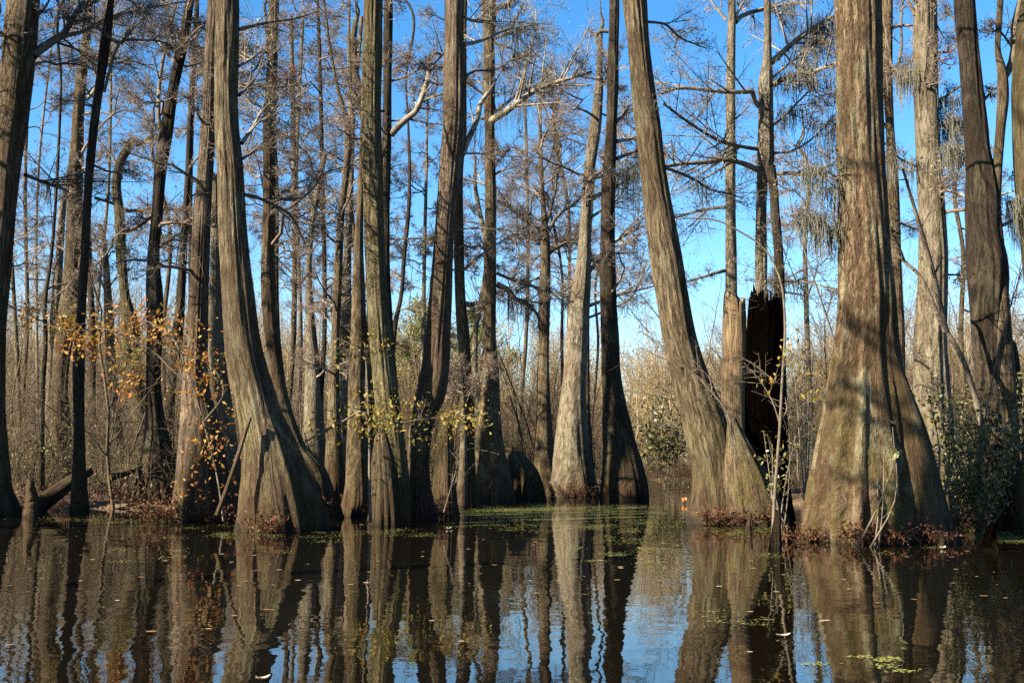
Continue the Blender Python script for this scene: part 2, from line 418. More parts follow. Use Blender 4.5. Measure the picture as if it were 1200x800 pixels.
GR = 'big trees of the flooded forest'
TREES = {}
seedc = [100]
def tree(key, name, label, cat, prof, D, mat, H=22.0, flute=0.16, zref=1.0, lobes=7, dD=0.0, seg=None, limbs=(), gen=None, crown=True,
         group=GR, jag=0.0, extra=(), limbmat='limb', rough=0.055, cap=True):
    """gen = (count, ylo, yhi, length) free limbs inside the picture; crown = dense head of branches high up"""
    seedc[0] += 1
    cen, rad = profile(prof, D, H if not jag else None, dD, top=not jag, step=0.12 if D < 30 else 0.2)
    yb = max(p[0] for p in prof)
    base = at(sum(next((p[1], p[2]) for p in prof if p[0] == yb)) / 2, yb, D); base[2] = 0.0
    root = tag(empty(name, base), label, cat, group)
    mb = MB(); seg = seg or (72 if D < 26 else 44 if D < 45 else 26)
    loft(mb, cen, rad, seg, seedc[0], flute, zref, lobes, jag=jag, rough=rough, cap=cap)
    mb.build('trunk', M[mat], root)
    for (pn, pf, dd, mt, fl) in extra:
        e = MB(); seedc[0] += 1
        c2, r2 = profile(pf, D + dd, None, 0, False, 0.1)
        loft(e, c2, r2, 48, seedc[0], fl, 0.9, 6, rough=0.04); e.build(pn, M[mt], root)
    fine = 0.0055 if D < 30 else 0.0075 if D < 45 else 0.0095
    for spec in limbs:
        pts, w0, w1 = spec[:3]; o = spec[3] if len(spec) > 3 else {}
        P, Q = limb_px(pts, D + o.get('d0', 0), w0, w1, o.get('dD', 0.0))
        lb = MB(); prisms(lb, P[None], Q[None], 8)
        tw = o.get('tw', 1.0)
        if tw: 
            ln = np.linalg.norm(np.diff(P, axis=0), axis=1).sum()
            k = max(4, int(7 * tw * ln**0.7))
            Lf = o.get('L', 1.1)
            tips = twig_out(lb, P[None], np.maximum(Q, fine * 2)[None], k, 6, 5, L1=lambda pl, t: Lf * np.minimum(pl * 0.5, 2.0) * (1.15 - 0.6 * t), bits=0.5, tw=fine)
        lo = lb.build('branch', M[o.get('mat', limbmat)], root)
        if 'moss' in o:
            for (f, n, L, sp) in o['moss']:
                ms = MB(); k = int(f * (len(P) - 1)); strands(ms, P[max(0, k - 1):k + 2], int(n * 3.2), L * 1.25, sp)
                ms.build('hanging_moss', M['moss'], lo)
    cb = MB()
    if gen:
        for (cnt, ylo, yhi, L) in (gen if isinstance(gen, list) else [gen]):
            zl, zh = at(0, ylo, D)[2], at(0, yhi, D)[2]
            P, Q = rand_limbs(cen, rad, rng.uniform(min(zl, zh), max(zl, zh), cnt), L, droop=0.15)
            prisms(cb, P, Q, 5); twig_out(cb, P, Q, 10, 7, 5, bits=0.25, tw=fine * .9)
    if crown:
        zt = at(0, 0, D)[2] + 0.3
        z1 = cen[-1][2] - 0.4
        if z1 > zt + 1:
            n = int(6 + (z1 - zt) * 0.8)
            P, Q = rand_limbs(cen, rad, rng.uniform(max(zt, 0), z1, n), 2.2, droop=0.1)
            prisms(cb, P, Q, 5); twig_out(cb, P, Q, 5, 4, 0, bits=0, tw=0.006)
    if cb.n: cb.build('crown', M['twig'], root)
    TREES[key] = (cen, rad, D, root)
    return root


# ------------------------------------------------------------------ the big trees (rows: image y, left x, right x)
CY = 'cypress tree'
tree('T1', 'cypress_tree', 'dark brown trunk cut by the left picture edge, one thick crooked limb reaching right', CY,
     [(605, -62, 22), (570, -52, 12), (520, -42, 7), (400, -25, 5), (300, -14, 14), (200, -5, 23), (100, 1, 38), (0, 10, 46)], 26, 'brown', limbs=[
     ([(38, 66), (48, 58), (62, 48), (74, 40), (84, 24), (92, 11), (98, 2)], 11, 5, {'dD': 1.5}),
     ([(62, 49), (78, 42), (97, 37), (118, 27), (142, 17), (180, 8), (218, 2)], 6, 2.5, {'d0': .5, 'dD': 3, 'mat': 'limbpale'}),
     ([(42, 20), (52, 10), (60, -4)], 4, 2),
     ([(30, 205), (55, 215), (80, 224)], 5, 3, {'dD': 3, 'moss': [(.5, 14, .7, .25)]})], gen=[(5, 120, 0, 2.4)])
tree('T2', 'cypress_tree', 'slim pale-topped trunk right of the left edge tree, ivy tuft at mid height', CY,
     [(572, 50, 92), (540, 55, 85), (500, 58, 82), (440, 61, 80), (400, 64, 85), (350, 71, 93), (300, 76, 95), (200, 80, 97), (150, 84, 98), (100, 88, 101), (50, 96, 106), (0, 101, 110)], 46, 'brown', H=27,
     gen=[(12, 330, 0, 3.2)], limbs=[([(100, 118), (108, 110), (118, 92), (128, 70), (140, 50), (150, 40)], 5, 2, {'mat': 'limbpale'})])
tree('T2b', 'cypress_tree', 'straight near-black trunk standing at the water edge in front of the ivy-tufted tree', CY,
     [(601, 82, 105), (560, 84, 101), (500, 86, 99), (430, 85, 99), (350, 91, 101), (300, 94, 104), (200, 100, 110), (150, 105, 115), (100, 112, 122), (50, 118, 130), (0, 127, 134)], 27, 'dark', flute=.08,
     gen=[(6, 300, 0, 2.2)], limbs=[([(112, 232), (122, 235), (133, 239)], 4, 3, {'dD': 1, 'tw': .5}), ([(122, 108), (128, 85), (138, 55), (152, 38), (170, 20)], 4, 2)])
tree('T2c', 'leaning_dead_tree', 'pale leaning trunk half hidden behind the left side of the ivy-tufted tree', 'dead tree',
     [(570, 48, 66), (500, 52, 63), (430, 55, 64), (400, 56, 68), (350, 60, 72), (300, 65, 74), (240, 70, 78), (215, 76, 81), (190, 79, 82)], 49, 'pale', jag=.5, flute=.1)
tree('T2d', 'thin_dark_tree', 'thin black crooked stem between the left edge tree and the pale leaning trunk', 'thin tree',
     [(590, 41, 52), (500, 45, 52), (450, 48, 53), (400, 51, 56), (360, 50, 55), (300, 58, 62), (200, 65.5, 69), (100, 70, 73), (0, 72, 75)], 34, 'dark', H=18, flute=.05, gen=[(8, 420, 20, 1.8)])
tree('T3', 'cypress_tree', 'dark elbow-bent trunk with a sunlit yellowish foot, its top turning right into a thin whip', CY,
     [(565, 158, 180), (540, 162, 176), (500, 157, 172), (460, 152, 170), (420, 147, 165), (385, 143, 164), (350, 141, 153), (300, 136, 148), (250, 134, 146), (215, 131, 142), (190, 136, 146), (172, 146, 156), (163, 152, 159)], 44, 'green', H=0,
     crown=False, limbs=[([(155, 168), (164, 169), (172, 164), (180, 158), (187, 160), (186, 140), (186, 110), (193, 60), (205, 12), (209, -5)], 6, 3, {'tw': .8}),
     ([(144, 247), (160, 247), (180, 246), (205, 245), (228, 245)], 5, 2.5, {'dD': 1}), ([(147, 272), (158, 267), (166, 261), (178, 250)], 4, 2), ([(143, 210), (136, 190), (120, 170), (105, 150)], 3, 1.5)], cap=True)
tree('T3b', 'thin_bare_tree', 'pale thin trunk just left of the elbow-bent tree, its top broken off', 'dead tree',
     [(572, 131, 153), (540, 134, 150), (500, 133, 143), (430, 125, 137), (360, 122, 132), (300, 120, 127), (278, 118, 124), (262, 114, 119)], 47, 'pale', jag=.4, gen=[(7, 460, 290, 1.8)])
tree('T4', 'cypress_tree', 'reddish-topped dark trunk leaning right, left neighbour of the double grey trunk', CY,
     [(585, 158, 210), (540, 165, 205), (500, 170, 195), (450, 171, 189), (400, 172, 190), (350, 171, 191), (300, 173, 187), (250, 178, 191), (200, 181, 195), (150, 188, 203), (100, 198, 210), (50, 209, 221), (0, 218, 228)], 31, 'dark',  # dark bark stands in for the shade on this trunk
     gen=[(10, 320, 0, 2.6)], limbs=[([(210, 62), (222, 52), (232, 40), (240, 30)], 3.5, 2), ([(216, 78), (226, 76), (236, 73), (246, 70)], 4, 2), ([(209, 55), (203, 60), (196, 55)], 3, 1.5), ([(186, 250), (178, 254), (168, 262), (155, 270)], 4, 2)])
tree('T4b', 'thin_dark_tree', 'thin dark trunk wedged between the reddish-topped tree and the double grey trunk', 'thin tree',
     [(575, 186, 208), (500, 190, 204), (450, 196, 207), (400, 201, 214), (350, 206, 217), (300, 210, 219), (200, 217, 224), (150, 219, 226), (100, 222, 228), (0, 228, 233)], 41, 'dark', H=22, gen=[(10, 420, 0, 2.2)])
tree('T5a', 'cypress_tree', 'reddish flecked left stem of the double trunk, wide foot hidden in brown shadow', CY,
     [(612, 200, 272), (580, 204, 268), (540, 207, 262), (500, 210, 258), (470, 212, 248), (440, 214, 243), (400, 218, 243), (350, 221, 244), (300, 224, 246), (250, 226, 248), (200, 231, 250), (150, 235, 253), (100, 238, 254), (50, 240, 256), (0, 243, 260)], 23.5, 'pink', flute=.2,
     gen=[(4, 330, 60, 2.0)], limbs=[([(238, 30), (228, 38), (218, 50), (205, 60)], 3, 1.5)])
tree('T5b', 'cypress_tree', 'tall grey trunk with a swollen lichen-pale foot that curves right, left of centre', CY,
     [(622, 276, 384), (605, 278, 380), (580, 280, 371), (550, 283, 358), (520, 282, 345), (490, 279, 330), (460, 274, 321), (430, 268, 312), (400, 264, 305), (350, 261, 298), (300, 258, 292), (250, 256, 288), (200, 255, 285), (150, 252, 280), (100, 251, 279), (50, 252, 280), (0, 253, 280)], 20.2, 'grey', flute=.26, zref=.8, lobes=8,
     limbs=[([(279, 35), (295, 31), (310, 27), (345, 22), (374, 13)], 5, 2, {'dD': 2, 'mat': 'limb'}), ([(279, 78), (290, 72), (300, 65), (308, 58)], 4, 2, {'mat': 'limbpale', 'dD': 2}),
     ([(280, 112), (290, 102), (300, 90), (312, 52)], 4, 1.5, {'dD': 3}), ([(283, 168), (292, 156), (299, 145), (306, 130), (312, 118)], 5, 2.5, {'dD': 2, 'mat': 'limbpale'}), ([(284, 186), (297, 178), (312, 168)], 4, 2, {'dD': 2}),
     ([(286, 228), (300, 231), (312, 236), (330, 245), (341, 253), (350, 270), (358, 287)], 5, 2, {'dD': 1.5})])
tree('T5c', 'dead_tree', 'yellowish trunk showing in the gap just left of the swollen grey trunk', 'dead tree',
     [(585, 258, 290), (520, 262, 278), (470, 253, 271), (430, 246, 265), (380, 243, 261), (320, 246, 258), (250, 247, 257), (200, 248, 256)], 30, 'pale', jag=.4, flute=.12)
tree('T6', 'cypress_tree', 'dark straight trunk right of the swollen grey one, pale only near its foot', CY,
     [(592, 340, 396), (560, 340, 386), (530, 332, 362), (490, 324, 345), (450, 318, 335), (400, 311, 327), (350, 306, 324), (300, 306, 322), (250, 308, 323), (200, 308, 323), (150, 308, 324), (100, 311, 325), (50, 314, 326), (0, 315, 327)], 32, 'brown',
     gen=[(8, 300, 0, 2.6)], limbs=[([(324, 106), (332, 102), (340, 95), (348, 86)], 4, 2, {'mat': 'limbpale'}), ([(322, 300), (340, 318), (352, 330)], 3, 1.5), ([(310, 60), (300, 80), (292, 90)], 3, 2)])
tree('T7', 'dead_tree', 'pale bleached snag with a broken tip between the dark straight trunk and twin pale stems', 'dead tree',
     [(577, 352, 386), (500, 355, 380), (450, 357, 377), (400, 358, 372), (350, 358, 367), (300, 359, 366), (250, 364, 371), (215, 370, 377), (190, 375, 382), (175, 379, 384)], 45, 'pale', jag=.5, flute=.1, gen=[(8, 470, 200, 2.2)])
tree('T7b', 'thin_bare_tree', 'greyish leaning stem, left one of the two thin pale stems beside the black-topped trunk', 'thin tree',
     [(582, 378, 406), (500, 383, 400), (450, 385, 398), (400, 388, 398), (350, 390, 400), (300, 392, 402), (250, 396, 404), (200, 402, 410), (150, 403, 412), (130, 400, 406), (100, 393, 397), (60, 386, 389), (0, 378, 381)], 42, 'brown', H=24, gen=[(12, 460, 30, 2.4)])
tree('T7c', 'thin_bare_tree', 'whitish flecked stem, right one of the two thin pale stems beside the black-topped trunk', 'thin tree',
     [(575, 394, 418), (450, 395, 411), (400, 397, 412), (300, 402, 412), (200, 407, 415), (150, 408, 416), (100, 407, 413), (50, 407, 411), (0, 408, 411)], 49, 'white', H=27, gen=[(12, 460, 30, 2.4)])
tree('T8c', 'cypress_tree', 'black shaded trunk with a sunlit golden foot, left of the olive-green trunk', CY,
     [(606, 397, 438), (575, 403, 435), (540, 405, 432), (500, 407, 430), (450, 408, 428), (400, 410, 430), (350, 412, 428), (300, 414, 426), (250, 417, 426), (200, 420, 427), (150, 422, 428), (0, 428, 432)], 26, 'brown', H=19, gen=[(3, 200, 0, 1.6)])
tree('T8a', 'cypress_tree', 'olive-green trunk left of the middle, black at the top, its foot lost among stumps', CY,
     [(610, 430, 482), (580, 440, 482), (550, 450, 478), (500, 445, 472), (470, 440, 468), (430, 436, 463), (400, 433, 460), (350, 430, 455), (300, 428, 452), (250, 426, 450), (200, 424, 449), (150, 424, 447), (100, 424, 447), (50, 425, 448), (0, 426, 449)], 23, 'green',
     limbs=[([(450, 130), (440, 131), (415, 127), (395, 124), (375, 118), (345, 110)], 3, 1.5, {'dD': 1, 'tw': .6}), ([(455, 280), (470, 280), (500, 279)], 2.5, 1.5, {'tw': .5})])
tree('T8d', 'swollen_stump', 'rounded grey swollen stump leaning on the foot of the olive-green trunk', 'stump',
     [(610, 432, 474), (585, 433, 472), (560, 434, 468), (530, 436, 461), (510, 440, 454), (500, 444, 450)], 22.3, 'grey', jag=.04, crown=False, flute=.1)
tree('T8b', 'cypress_tree', 'black slender stem rising close behind the olive-green trunk, one broken pale-tipped limb to its right', CY,
     [(585, 445, 475), (500, 447, 470), (400, 446, 462), (300, 446, 457), (250, 447, 457), (200, 447, 458), (150, 448, 459), (100, 449, 459), (50, 449, 460), (0, 450, 460)], 36, 'dark', H=24,
     limbs=[([(458, 158), (467, 148), (476, 140), (486, 132), (493, 118), (498, 105), (503, 80), (504, 70)], 9, 4, {'mat': 'limbpale', 'tw': .5}), ([(459, 95), (475, 90), (490, 82), (515, 76)], 3, 1.5), ([(458, 142), (478, 140), (500, 144), (518, 146)], 2.5, 1.5)], gen=[(3, 330, 160, 1.6)])
tree('T9', 'hanging_vine_stem', 'thin black wavy stem running top to bottom between the olive-green trunk and the pink-grey trunk', 'thin tree',
     [(580, 448, 462), (500, 452, 462), (400, 458, 464), (380, 460, 466), (350, 467, 472), (300, 471, 476), (250, 476, 481), (200, 478, 482), (150, 477, 480), (100, 474.5, 477), (0, 473, 475.5)], 40, 'dark', H=20, flute=.03, crown=False, gen=[(4, 420, 260, 1.4)])
tree('T10', 'thin_dead_tree', 'thin pale dead pole with short side twigs just left of the pink-grey trunk', 'dead tree',
     [(575, 488, 500), (480, 491, 499), (400, 493, 499), (350, 494, 499), (300, 495, 499.5), (230, 497, 501), (150, 499, 502), (90, 501, 503)], 50, 'pale', jag=.3, crown=False, gen=[(16, 420, 110, 1.7)])
tree('T11', 'cypress_tree', 'pink-grey trunk bending right from a narrow foot in the middle, dark right flank', CY,
     [(610, 470, 512), (580, 475, 506), (550, 477, 503), (520, 478, 505), (490, 482, 511), (460, 488, 523), (430, 494, 527), (400, 497, 528), (350, 502, 530), (300, 507, 531), (250, 511, 534), (200, 514, 540), (150, 518, 545), (100, 519, 545), (50, 521, 544), (0, 521, 544)], 23.6, 'pink', flute=.14,
     limbs=[([(543, 52), (556, 50), (571, 45), (590, 36), (610, 32), (630, 29)], 5, 2.5, {'mat': 'limbpale', 'dD': 3, 'moss': [(.75, 22, .8, .3), (.95, 18, .6, .3)]}), ([(543, 20), (552, 24), (562, 26), (580, 24)], 4, 2.5, {'mat': 'limbpale', 'dD': 2}),
     ([(518, 65), (508, 75), (495, 82)], 2, 1.2, {'tw': .7}), ([(520, 272), (545, 268), (568, 268), (590, 272), (605, 285), (609, 302)], 2.5, 1.2, {'tw': .3}), ([(518, 322), (535, 315), (552, 318)], 2.5, 1.3, {'tw': .3})])
tree('T11b', 'cypress_tree', 'dark stem tight behind the pink-grey trunk with one mossy arm arching right', CY,
     [(596, 530, 562), (560, 536, 558), (500, 541, 556), (470, 543, 556), (440, 541, 553), (400, 536, 551), (350, 533, 546), (300, 532, 544), (250, 532, 543), (200, 532, 543), (150, 535, 547), (100, 537, 547), (0, 540, 548)], 31, 'brown',
     limbs=[([(541, 182), (548, 165), (555, 150), (560, 138), (563, 122), (570, 112), (576, 104)], 8, 5, {'mat': 'limbpale', 'dD': 1, 'tw': .4, 'moss': [(.4, 20, .7, .25)]}), ([(543, 355), (552, 357), (560, 355), (567, 357)], 7, 4, {'mat': 'limb', 'tw': .3}), ([(543, 180), (560, 180), (580, 182), (612, 184)], 2.5, 1.5)], gen=[(5, 400, 20, 2.0)])
tree('T11w', 'thin_bare_tree', 'white birch-like stem standing in the dark right of the pink-grey trunk foot', 'thin tree',
     [(592, 533, 549), (560, 537, 548), (520, 539, 547), (480, 540, 546), (460, 542, 545)], 30, 'white', H=3.6, flute=.05, crown=False, gen=[(6, 470, 300, 1.2)])
tree('T11s', 'swollen_stump', 'grey mottled stump with a ragged top right of the pink-grey trunk foot', 'stump',
     [(610, 502, 540), (590, 505, 537), (560, 507, 535), (530, 510, 533), (505, 513, 531), (490, 516, 529)], 24.6, 'grey', jag=.12, crown=False, flute=.16)
tree('T12', 'cypress_tree', 'straight brown trunk right of the middle with one long golden limb to the right', CY,
     [(588, 545, 606), (560, 550, 600), (520, 555, 590), (480, 560, 587), (440, 565, 585), (400, 565, 582), (350, 566, 582), (300, 567, 582), (250, 568, 582), (200, 568, 581), (150, 568, 580), (100, 566, 581), (50, 566, 580), (0, 563, 582)], 34.5, 'brown', H=25,
     limbs=[([(573, 144), (578, 140), (590, 133), (610, 118), (630, 105), (650, 97), (675, 90), (694, 84)], 9, 3, {'mat': 'limbpale', 'dD': -1, 'moss': [(.3, 26, .8, .4), (.6, 16, .5, .3)]}), ([(564, 140), (585, 128), (605, 112), (640, 95)], 4, 2, {'dD': .5}),
     ([(580, 12), (592, 6), (605, -5)], 6, 4, {'mat': 'limb'}), ([(581, 45), (596, 38), (606, 20), (613, 5)], 4, 2, {'dD': -1}), ([(568, 112), (556, 103), (545, 95)], 3, 2), ([(581, 170), (590, 185), (592, 178), (580, 195)], 3, 2, {'tw': .5}),
     ([(582, 320), (598, 327), (614, 333), (633, 337)], 4, 2), ([(582, 333), (596, 340), (604, 350), (620, 358), (633, 372)], 7, 3, {'moss': [(.5, 26, .6, .4), (.8, 20, .5, .3)]}),
     ([(582, 268), (600, 272), (606, 285), (608, 300)], 2.5, 1.2, {'tw': .5}), ([(567, 362), (556, 368), (548, 364)], 3, 1.5)], gen=[(5, 340, 20, 2.2)])
tree('T12s', 'swollen_stump', 'broad brown mound-like stump sloping right from the straight brown trunk', 'stump',
     [(586, 574, 640), (560, 580, 632), (545, 581, 622), (532, 584, 612), (522, 588, 604)], 36.5, 'brown', jag=.3, crown=False, flute=.4)
tree('T13', 'cypress_tree', 'slim forked tree with spreading arms between the straight brown trunk and the pale curved trunk', CY,
     [(577, 617, 662), (550, 622, 655), (500, 627, 648), (450, 629, 644), (400, 631, 644), (350, 631, 645), (300, 633, 645), (275, 633, 644), (250, 634, 641), (200, 631, 637), (150, 631, 635), (100, 631, 634)], 50, 'brown', H=19,
     limbs=[([(634, 269), (624, 263), (614, 257), (603, 248), (590, 236), (583, 228)], 5, 2.5, {'moss': [(.5, 20, .8, .5), (.8, 14, .6, .5)]}), ([(643, 270), (652, 255), (660, 247), (672, 240), (684, 226)], 5, 2.5),
     ([(641, 300), (655, 288), (666, 283), (676, 278), (690, 268)], 4, 2), ([(641, 260), (648, 235), (653, 210), (658, 170)], 4, 2), ([(632, 340), (615, 330), (598, 325)], 3.5, 2), ([(636, 200), (645, 185), (650, 160)], 3, 1.5), ([(644, 340), (655, 350), (668, 360)], 3, 1.5)],
     gen=[(20, 330, 70, 3.0)], crown=True)
tree('T14', 'cypress_tree', 'pale curved trunk bowing right, close left of the black right-leaning one with a flared foot', CY,
     [(582, 636, 706), (560, 644, 700), (540, 647, 695), (500, 652, 690), (450, 659, 687), (400, 664, 690), (350, 668, 692), (300, 676, 693), (250, 680, 693), (200, 684, 697), (150, 691, 705), (100, 697, 707), (60, 700, 706), (35, 702, 707)], 41.5, 'pale', H=20,
     limbs=[([(690, 235), (702, 228), (714, 222), (730, 214), (748, 206)], 6, 3, {'dD': 2}), ([(692, 255), (706, 246), (722, 235), (735, 215)], 4, 2, {'dD': 2}), ([(690, 318), (704, 303), (722, 282), (738, 272), (752, 265)], 6, 3, {'dD': 2, 'mat': 'limbpale'}),
     ([(688, 300), (697, 308), (706, 318)], 4, 2), ([(692, 358), (712, 350), (735, 343), (768, 335)], 4, 2, {'dD': 3, 'mat': 'limbpale'}), ([(690, 372), (715, 362), (738, 350), (750, 330), (758, 305)], 3, 1.5, {'dD': 1, 'moss': [(.5, 18, .6, .3)]}), ([(683, 320), (665, 338), (650, 345), (640, 350)], 3, 1.5)], gen=[(8, 330, 60, 2.6)])
tree('T14b', 'thin_dark_tree', 'thin dark trunk in the shade tight behind the pale curved trunk', 'thin tree',
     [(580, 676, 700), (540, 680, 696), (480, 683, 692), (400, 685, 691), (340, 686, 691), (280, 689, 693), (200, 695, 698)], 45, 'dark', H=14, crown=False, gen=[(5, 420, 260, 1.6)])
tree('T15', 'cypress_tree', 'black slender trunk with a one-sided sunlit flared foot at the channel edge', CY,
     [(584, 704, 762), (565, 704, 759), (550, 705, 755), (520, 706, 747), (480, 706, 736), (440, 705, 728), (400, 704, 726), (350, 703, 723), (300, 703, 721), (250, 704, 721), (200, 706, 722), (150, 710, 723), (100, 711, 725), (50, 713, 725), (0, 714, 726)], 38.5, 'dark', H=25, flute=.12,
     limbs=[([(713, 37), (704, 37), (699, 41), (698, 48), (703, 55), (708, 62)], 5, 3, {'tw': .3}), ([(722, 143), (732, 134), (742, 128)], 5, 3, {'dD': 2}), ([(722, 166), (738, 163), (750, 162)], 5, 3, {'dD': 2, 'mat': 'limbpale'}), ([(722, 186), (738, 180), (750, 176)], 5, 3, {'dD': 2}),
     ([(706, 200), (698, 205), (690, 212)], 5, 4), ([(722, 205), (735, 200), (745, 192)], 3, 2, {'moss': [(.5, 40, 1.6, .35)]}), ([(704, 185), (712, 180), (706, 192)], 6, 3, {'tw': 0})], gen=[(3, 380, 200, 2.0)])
tree('T16', 'leaning_cypress', 'great smooth trunk leaning left as it rises, over a lumpy lichen-covered root mound', CY,
     [(612, 806, 884), (585, 810, 872), (560, 812, 862), (520, 804, 857), (480, 795, 845), (440, 786, 830), (400, 777, 817), (350, 770, 808), (300, 762, 800), (250, 755, 790), (200, 749, 781), (150, 744, 775), (100, 739, 767), (50, 735, 761), (0, 729, 758)], 22.5, 'grey', flute=.12, lobes=8,
     extra=[('root_mound', [(615, 842, 925), (590, 842, 912), (560, 843, 900), (530, 846, 884), (505, 850, 870), (490, 853, 862)], -.25, 'flaky', .22)],
     limbs=[([(760, 26), (772, 27), (782, 30), (790, 38), (800, 46), (815, 52), (828, 57)], 3.5, 1.5, {'dD': 1.5}), ([(779, 197), (792, 201), (815, 211), (832, 222), (850, 226), (870, 232)], 4, 2, {'dD': 3, 'moss': [(.5, 14, .4, .2)]}), ([(757, 270), (748, 275), (740, 285)], 2, 1, {'tw': .5})])
tree('T17', 'thin_cypress', 'straight pale slim trunk rising out of the broken tan snag right of the leaning tree', CY,
     [(590, 850, 880), (500, 850, 872), (400, 850, 866), (350, 850, 864), (300, 850, 863), (250, 850, 862), (200, 849.5, 862), (150, 850, 862), (100, 850.5, 862), (50, 852, 862), (0, 853, 862)], 29.6, 'pale', H=21, flute=.04,
     limbs=[([(862, 26), (868, 20), (876, 16), (900, 10), (925, 5), (952, 3)], 6, 3, {'mat': 'limbpale', 'dD': 1, 'moss': [(.75, 26, .8, .2)]}), ([(851, 24), (845, 16), (838, 8), (830, -4)], 4, 2, {'mat': 'limbpale', 'tw': .4}), ([(862, 20), (868, 8), (876, -3)], 4, 2, {'mat': 'limbpale'}),
     ([(861, 140), (870, 132), (878, 124)], 2.5, 1.5, {'tw': 0}), ([(850, 243), (835, 244), (815, 248), (790, 255), (765, 258)], 4, 2, {'dD': 1}), ([(850, 317), (838, 320), (826, 324), (804, 330)], 4.5, 2, {'dD': -.5, 'L': .7})])
tree('T17s', 'broken_snag', 'tan sunlit snag with a jagged broken top wrapped round the pale slim trunk', 'dead tree',
     [(594, 842, 890), (560, 843, 884), (500, 844, 878), (450, 845, 876), (400, 847, 875), (370, 847, 874), (338, 849, 873)], 29.6, 'snag', jag=.8, crown=False, flute=.08, rough=.06)
tree('T18', 'hollow_cypress', 'hollow trunk painted shade-black, with a splintered rim, right of the tan snag', CY,
     [(622, 868, 935), (590, 872, 928), (550, 873, 924), (500, 873, 921), (450, 874, 918), (400, 875, 917), (370, 877, 915), (330, 881, 909)], 22.8, 'shade_black', jag=2.2, crown=False, flute=.14, rough=.07,  # the trunk's shade is painted in as near-black bark
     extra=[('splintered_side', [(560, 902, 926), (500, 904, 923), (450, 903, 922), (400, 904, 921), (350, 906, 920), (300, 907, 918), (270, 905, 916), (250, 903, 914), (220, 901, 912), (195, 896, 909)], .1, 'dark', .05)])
tree('T18u', 'cypress_tree', 'grey tree with two stout pale arms lifting right, standing behind the shade-black hollow trunk', CY,
     [(600, 880, 915), (500, 884, 905), (400, 885, 900), (340, 885, 899), (300, 885, 899), (250, 886, 898), (210, 887, 901), (190, 887, 907), (170, 888, 907), (120, 889, 906), (95, 889, 906), (75, 893, 905), (50, 895, 904), (0, 895, 903)], 25.0, 'pale', H=21,
     limbs=[([(903, 74), (912, 66), (921, 58), (935, 46), (950, 35), (966, 25), (980, 20)], 8, 4, {'mat': 'limbpale', 'dD': 1, 'moss': [(.65, 40, .9, .3), (.85, 40, 1.0, .3)]}), ([(905, 100), (916, 94), (928, 89), (948, 86), (965, 80), (982, 74)], 8, 4, {'mat': 'limbpale', 'dD': -1, 'moss': [(.3, 40, .5, .4), (.6, 40, .5, .4)]}),
     ([(890, 125), (884, 118), (882, 108), (872, 108), (860, 108), (838, 107), (815, 104), (792, 104), (774, 110)], 6, 3.5, {'mat': 'limbpale', 'dD': -1}), ([(890, 200), (872, 192), (850, 187), (830, 190), (800, 192), (780, 195)], 7, 4, {'mat': 'limbpale', 'dD': -1.5}),
     ([(899, 205), (920, 203), (940, 204), (965, 205), (985, 212)], 5, 3, {'dD': -1}), ([(905, 92), (918, 80), (935, 68), (950, 60), (965, 52)], 3, 1.5, {'moss': [(.5, 20, .4, .2)]}), ([(904, 148), (915, 140), (925, 130), (945, 110), (960, 95)], 3, 1.5, {'moss': [(.4, 30, .5, .2)]}),
     ([(906, 180), (930, 176), (955, 160), (978, 135)], 3, 1.5, {'moss': [(.5, 16, .6, .3), (.9, 18, .8, .3)]}), ([(889, 175), (870, 172), (845, 166), (820, 152), (798, 137), (778, 122)], 5, 2.5, {'dD': -2}), ([(898, 330), (925, 329), (952, 332), (982, 340)], 2.5, 1.5, {'dD': -4, 'moss': [(.45, 26, .5, .25)]})])
tree('T19', 'giant_cypress', 'giant brown flaky trunk with a broad fluted foot and grey-green lichen streaks, right of centre', CY,
     [(636, 938, 1096), (620, 940, 1090), (580, 947, 1080), (540, 954, 1072), (500, 961, 1066), (460, 967, 1060), (420, 974, 1054), (380, 980, 1050), (350, 983, 1049), (300, 984, 1045), (250, 983, 1042), (200, 981, 1038), (150, 980, 1036), (100, 980, 1034), (50, 980, 1033), (0, 979, 1032)], 17.6, 'flaky', flute=.24, zref=1.1, lobes=9, seg=110,
     extra=[('buttress', [(640, 1043, 1126), (620, 1044, 1117), (590, 1046, 1108), (550, 1046, 1098), (510, 1044, 1087), (470, 1040, 1072), (440, 1036, 1060), (415, 1034, 1050)], -.35, 'brown', .15)],
     limbs=[([(984, 282), (977, 272), (970, 265), (956, 255), (940, 246)], 4, 2, {'moss': [(.4, 30, .5, .15), (.8, 30, .6, .15)]}), ([(985, 290), (979, 270), (977, 250), (979, 228), (976, 205)], 3.5, 1.5, {'tw': .5, 'moss': [(.8, 22, .5, .15)]}), ([(984, 210), (968, 200), (955, 196), (935, 202), (925, 210)], 3, 1.5, {'tw': .6, 'moss': [(.5, 30, .6, .15)]})])
tree('T20', 'cypress_tree', 'dark narrow trunk peeping out along the right side of the giant brown one', CY,
     [(605, 1036, 1070), (500, 1042, 1062), (400, 1045, 1060), (350, 1045, 1058), (300, 1043, 1056), (200, 1039, 1052), (150, 1038, 1048), (100, 1034, 1046), (0, 1034, 1046)], 25, 'brown', gen=[(9, 330, 30, 2.0)],
     limbs=[([(1042, 90), (1049, 82), (1056, 60), (1056, 30), (1058, -5)], 4, 2.5, {'tw': .5}), ([(1047, 85), (1060, 78), (1071, 70)], 4, 2, {'moss': [(.5, 26, .7, .15)]})])
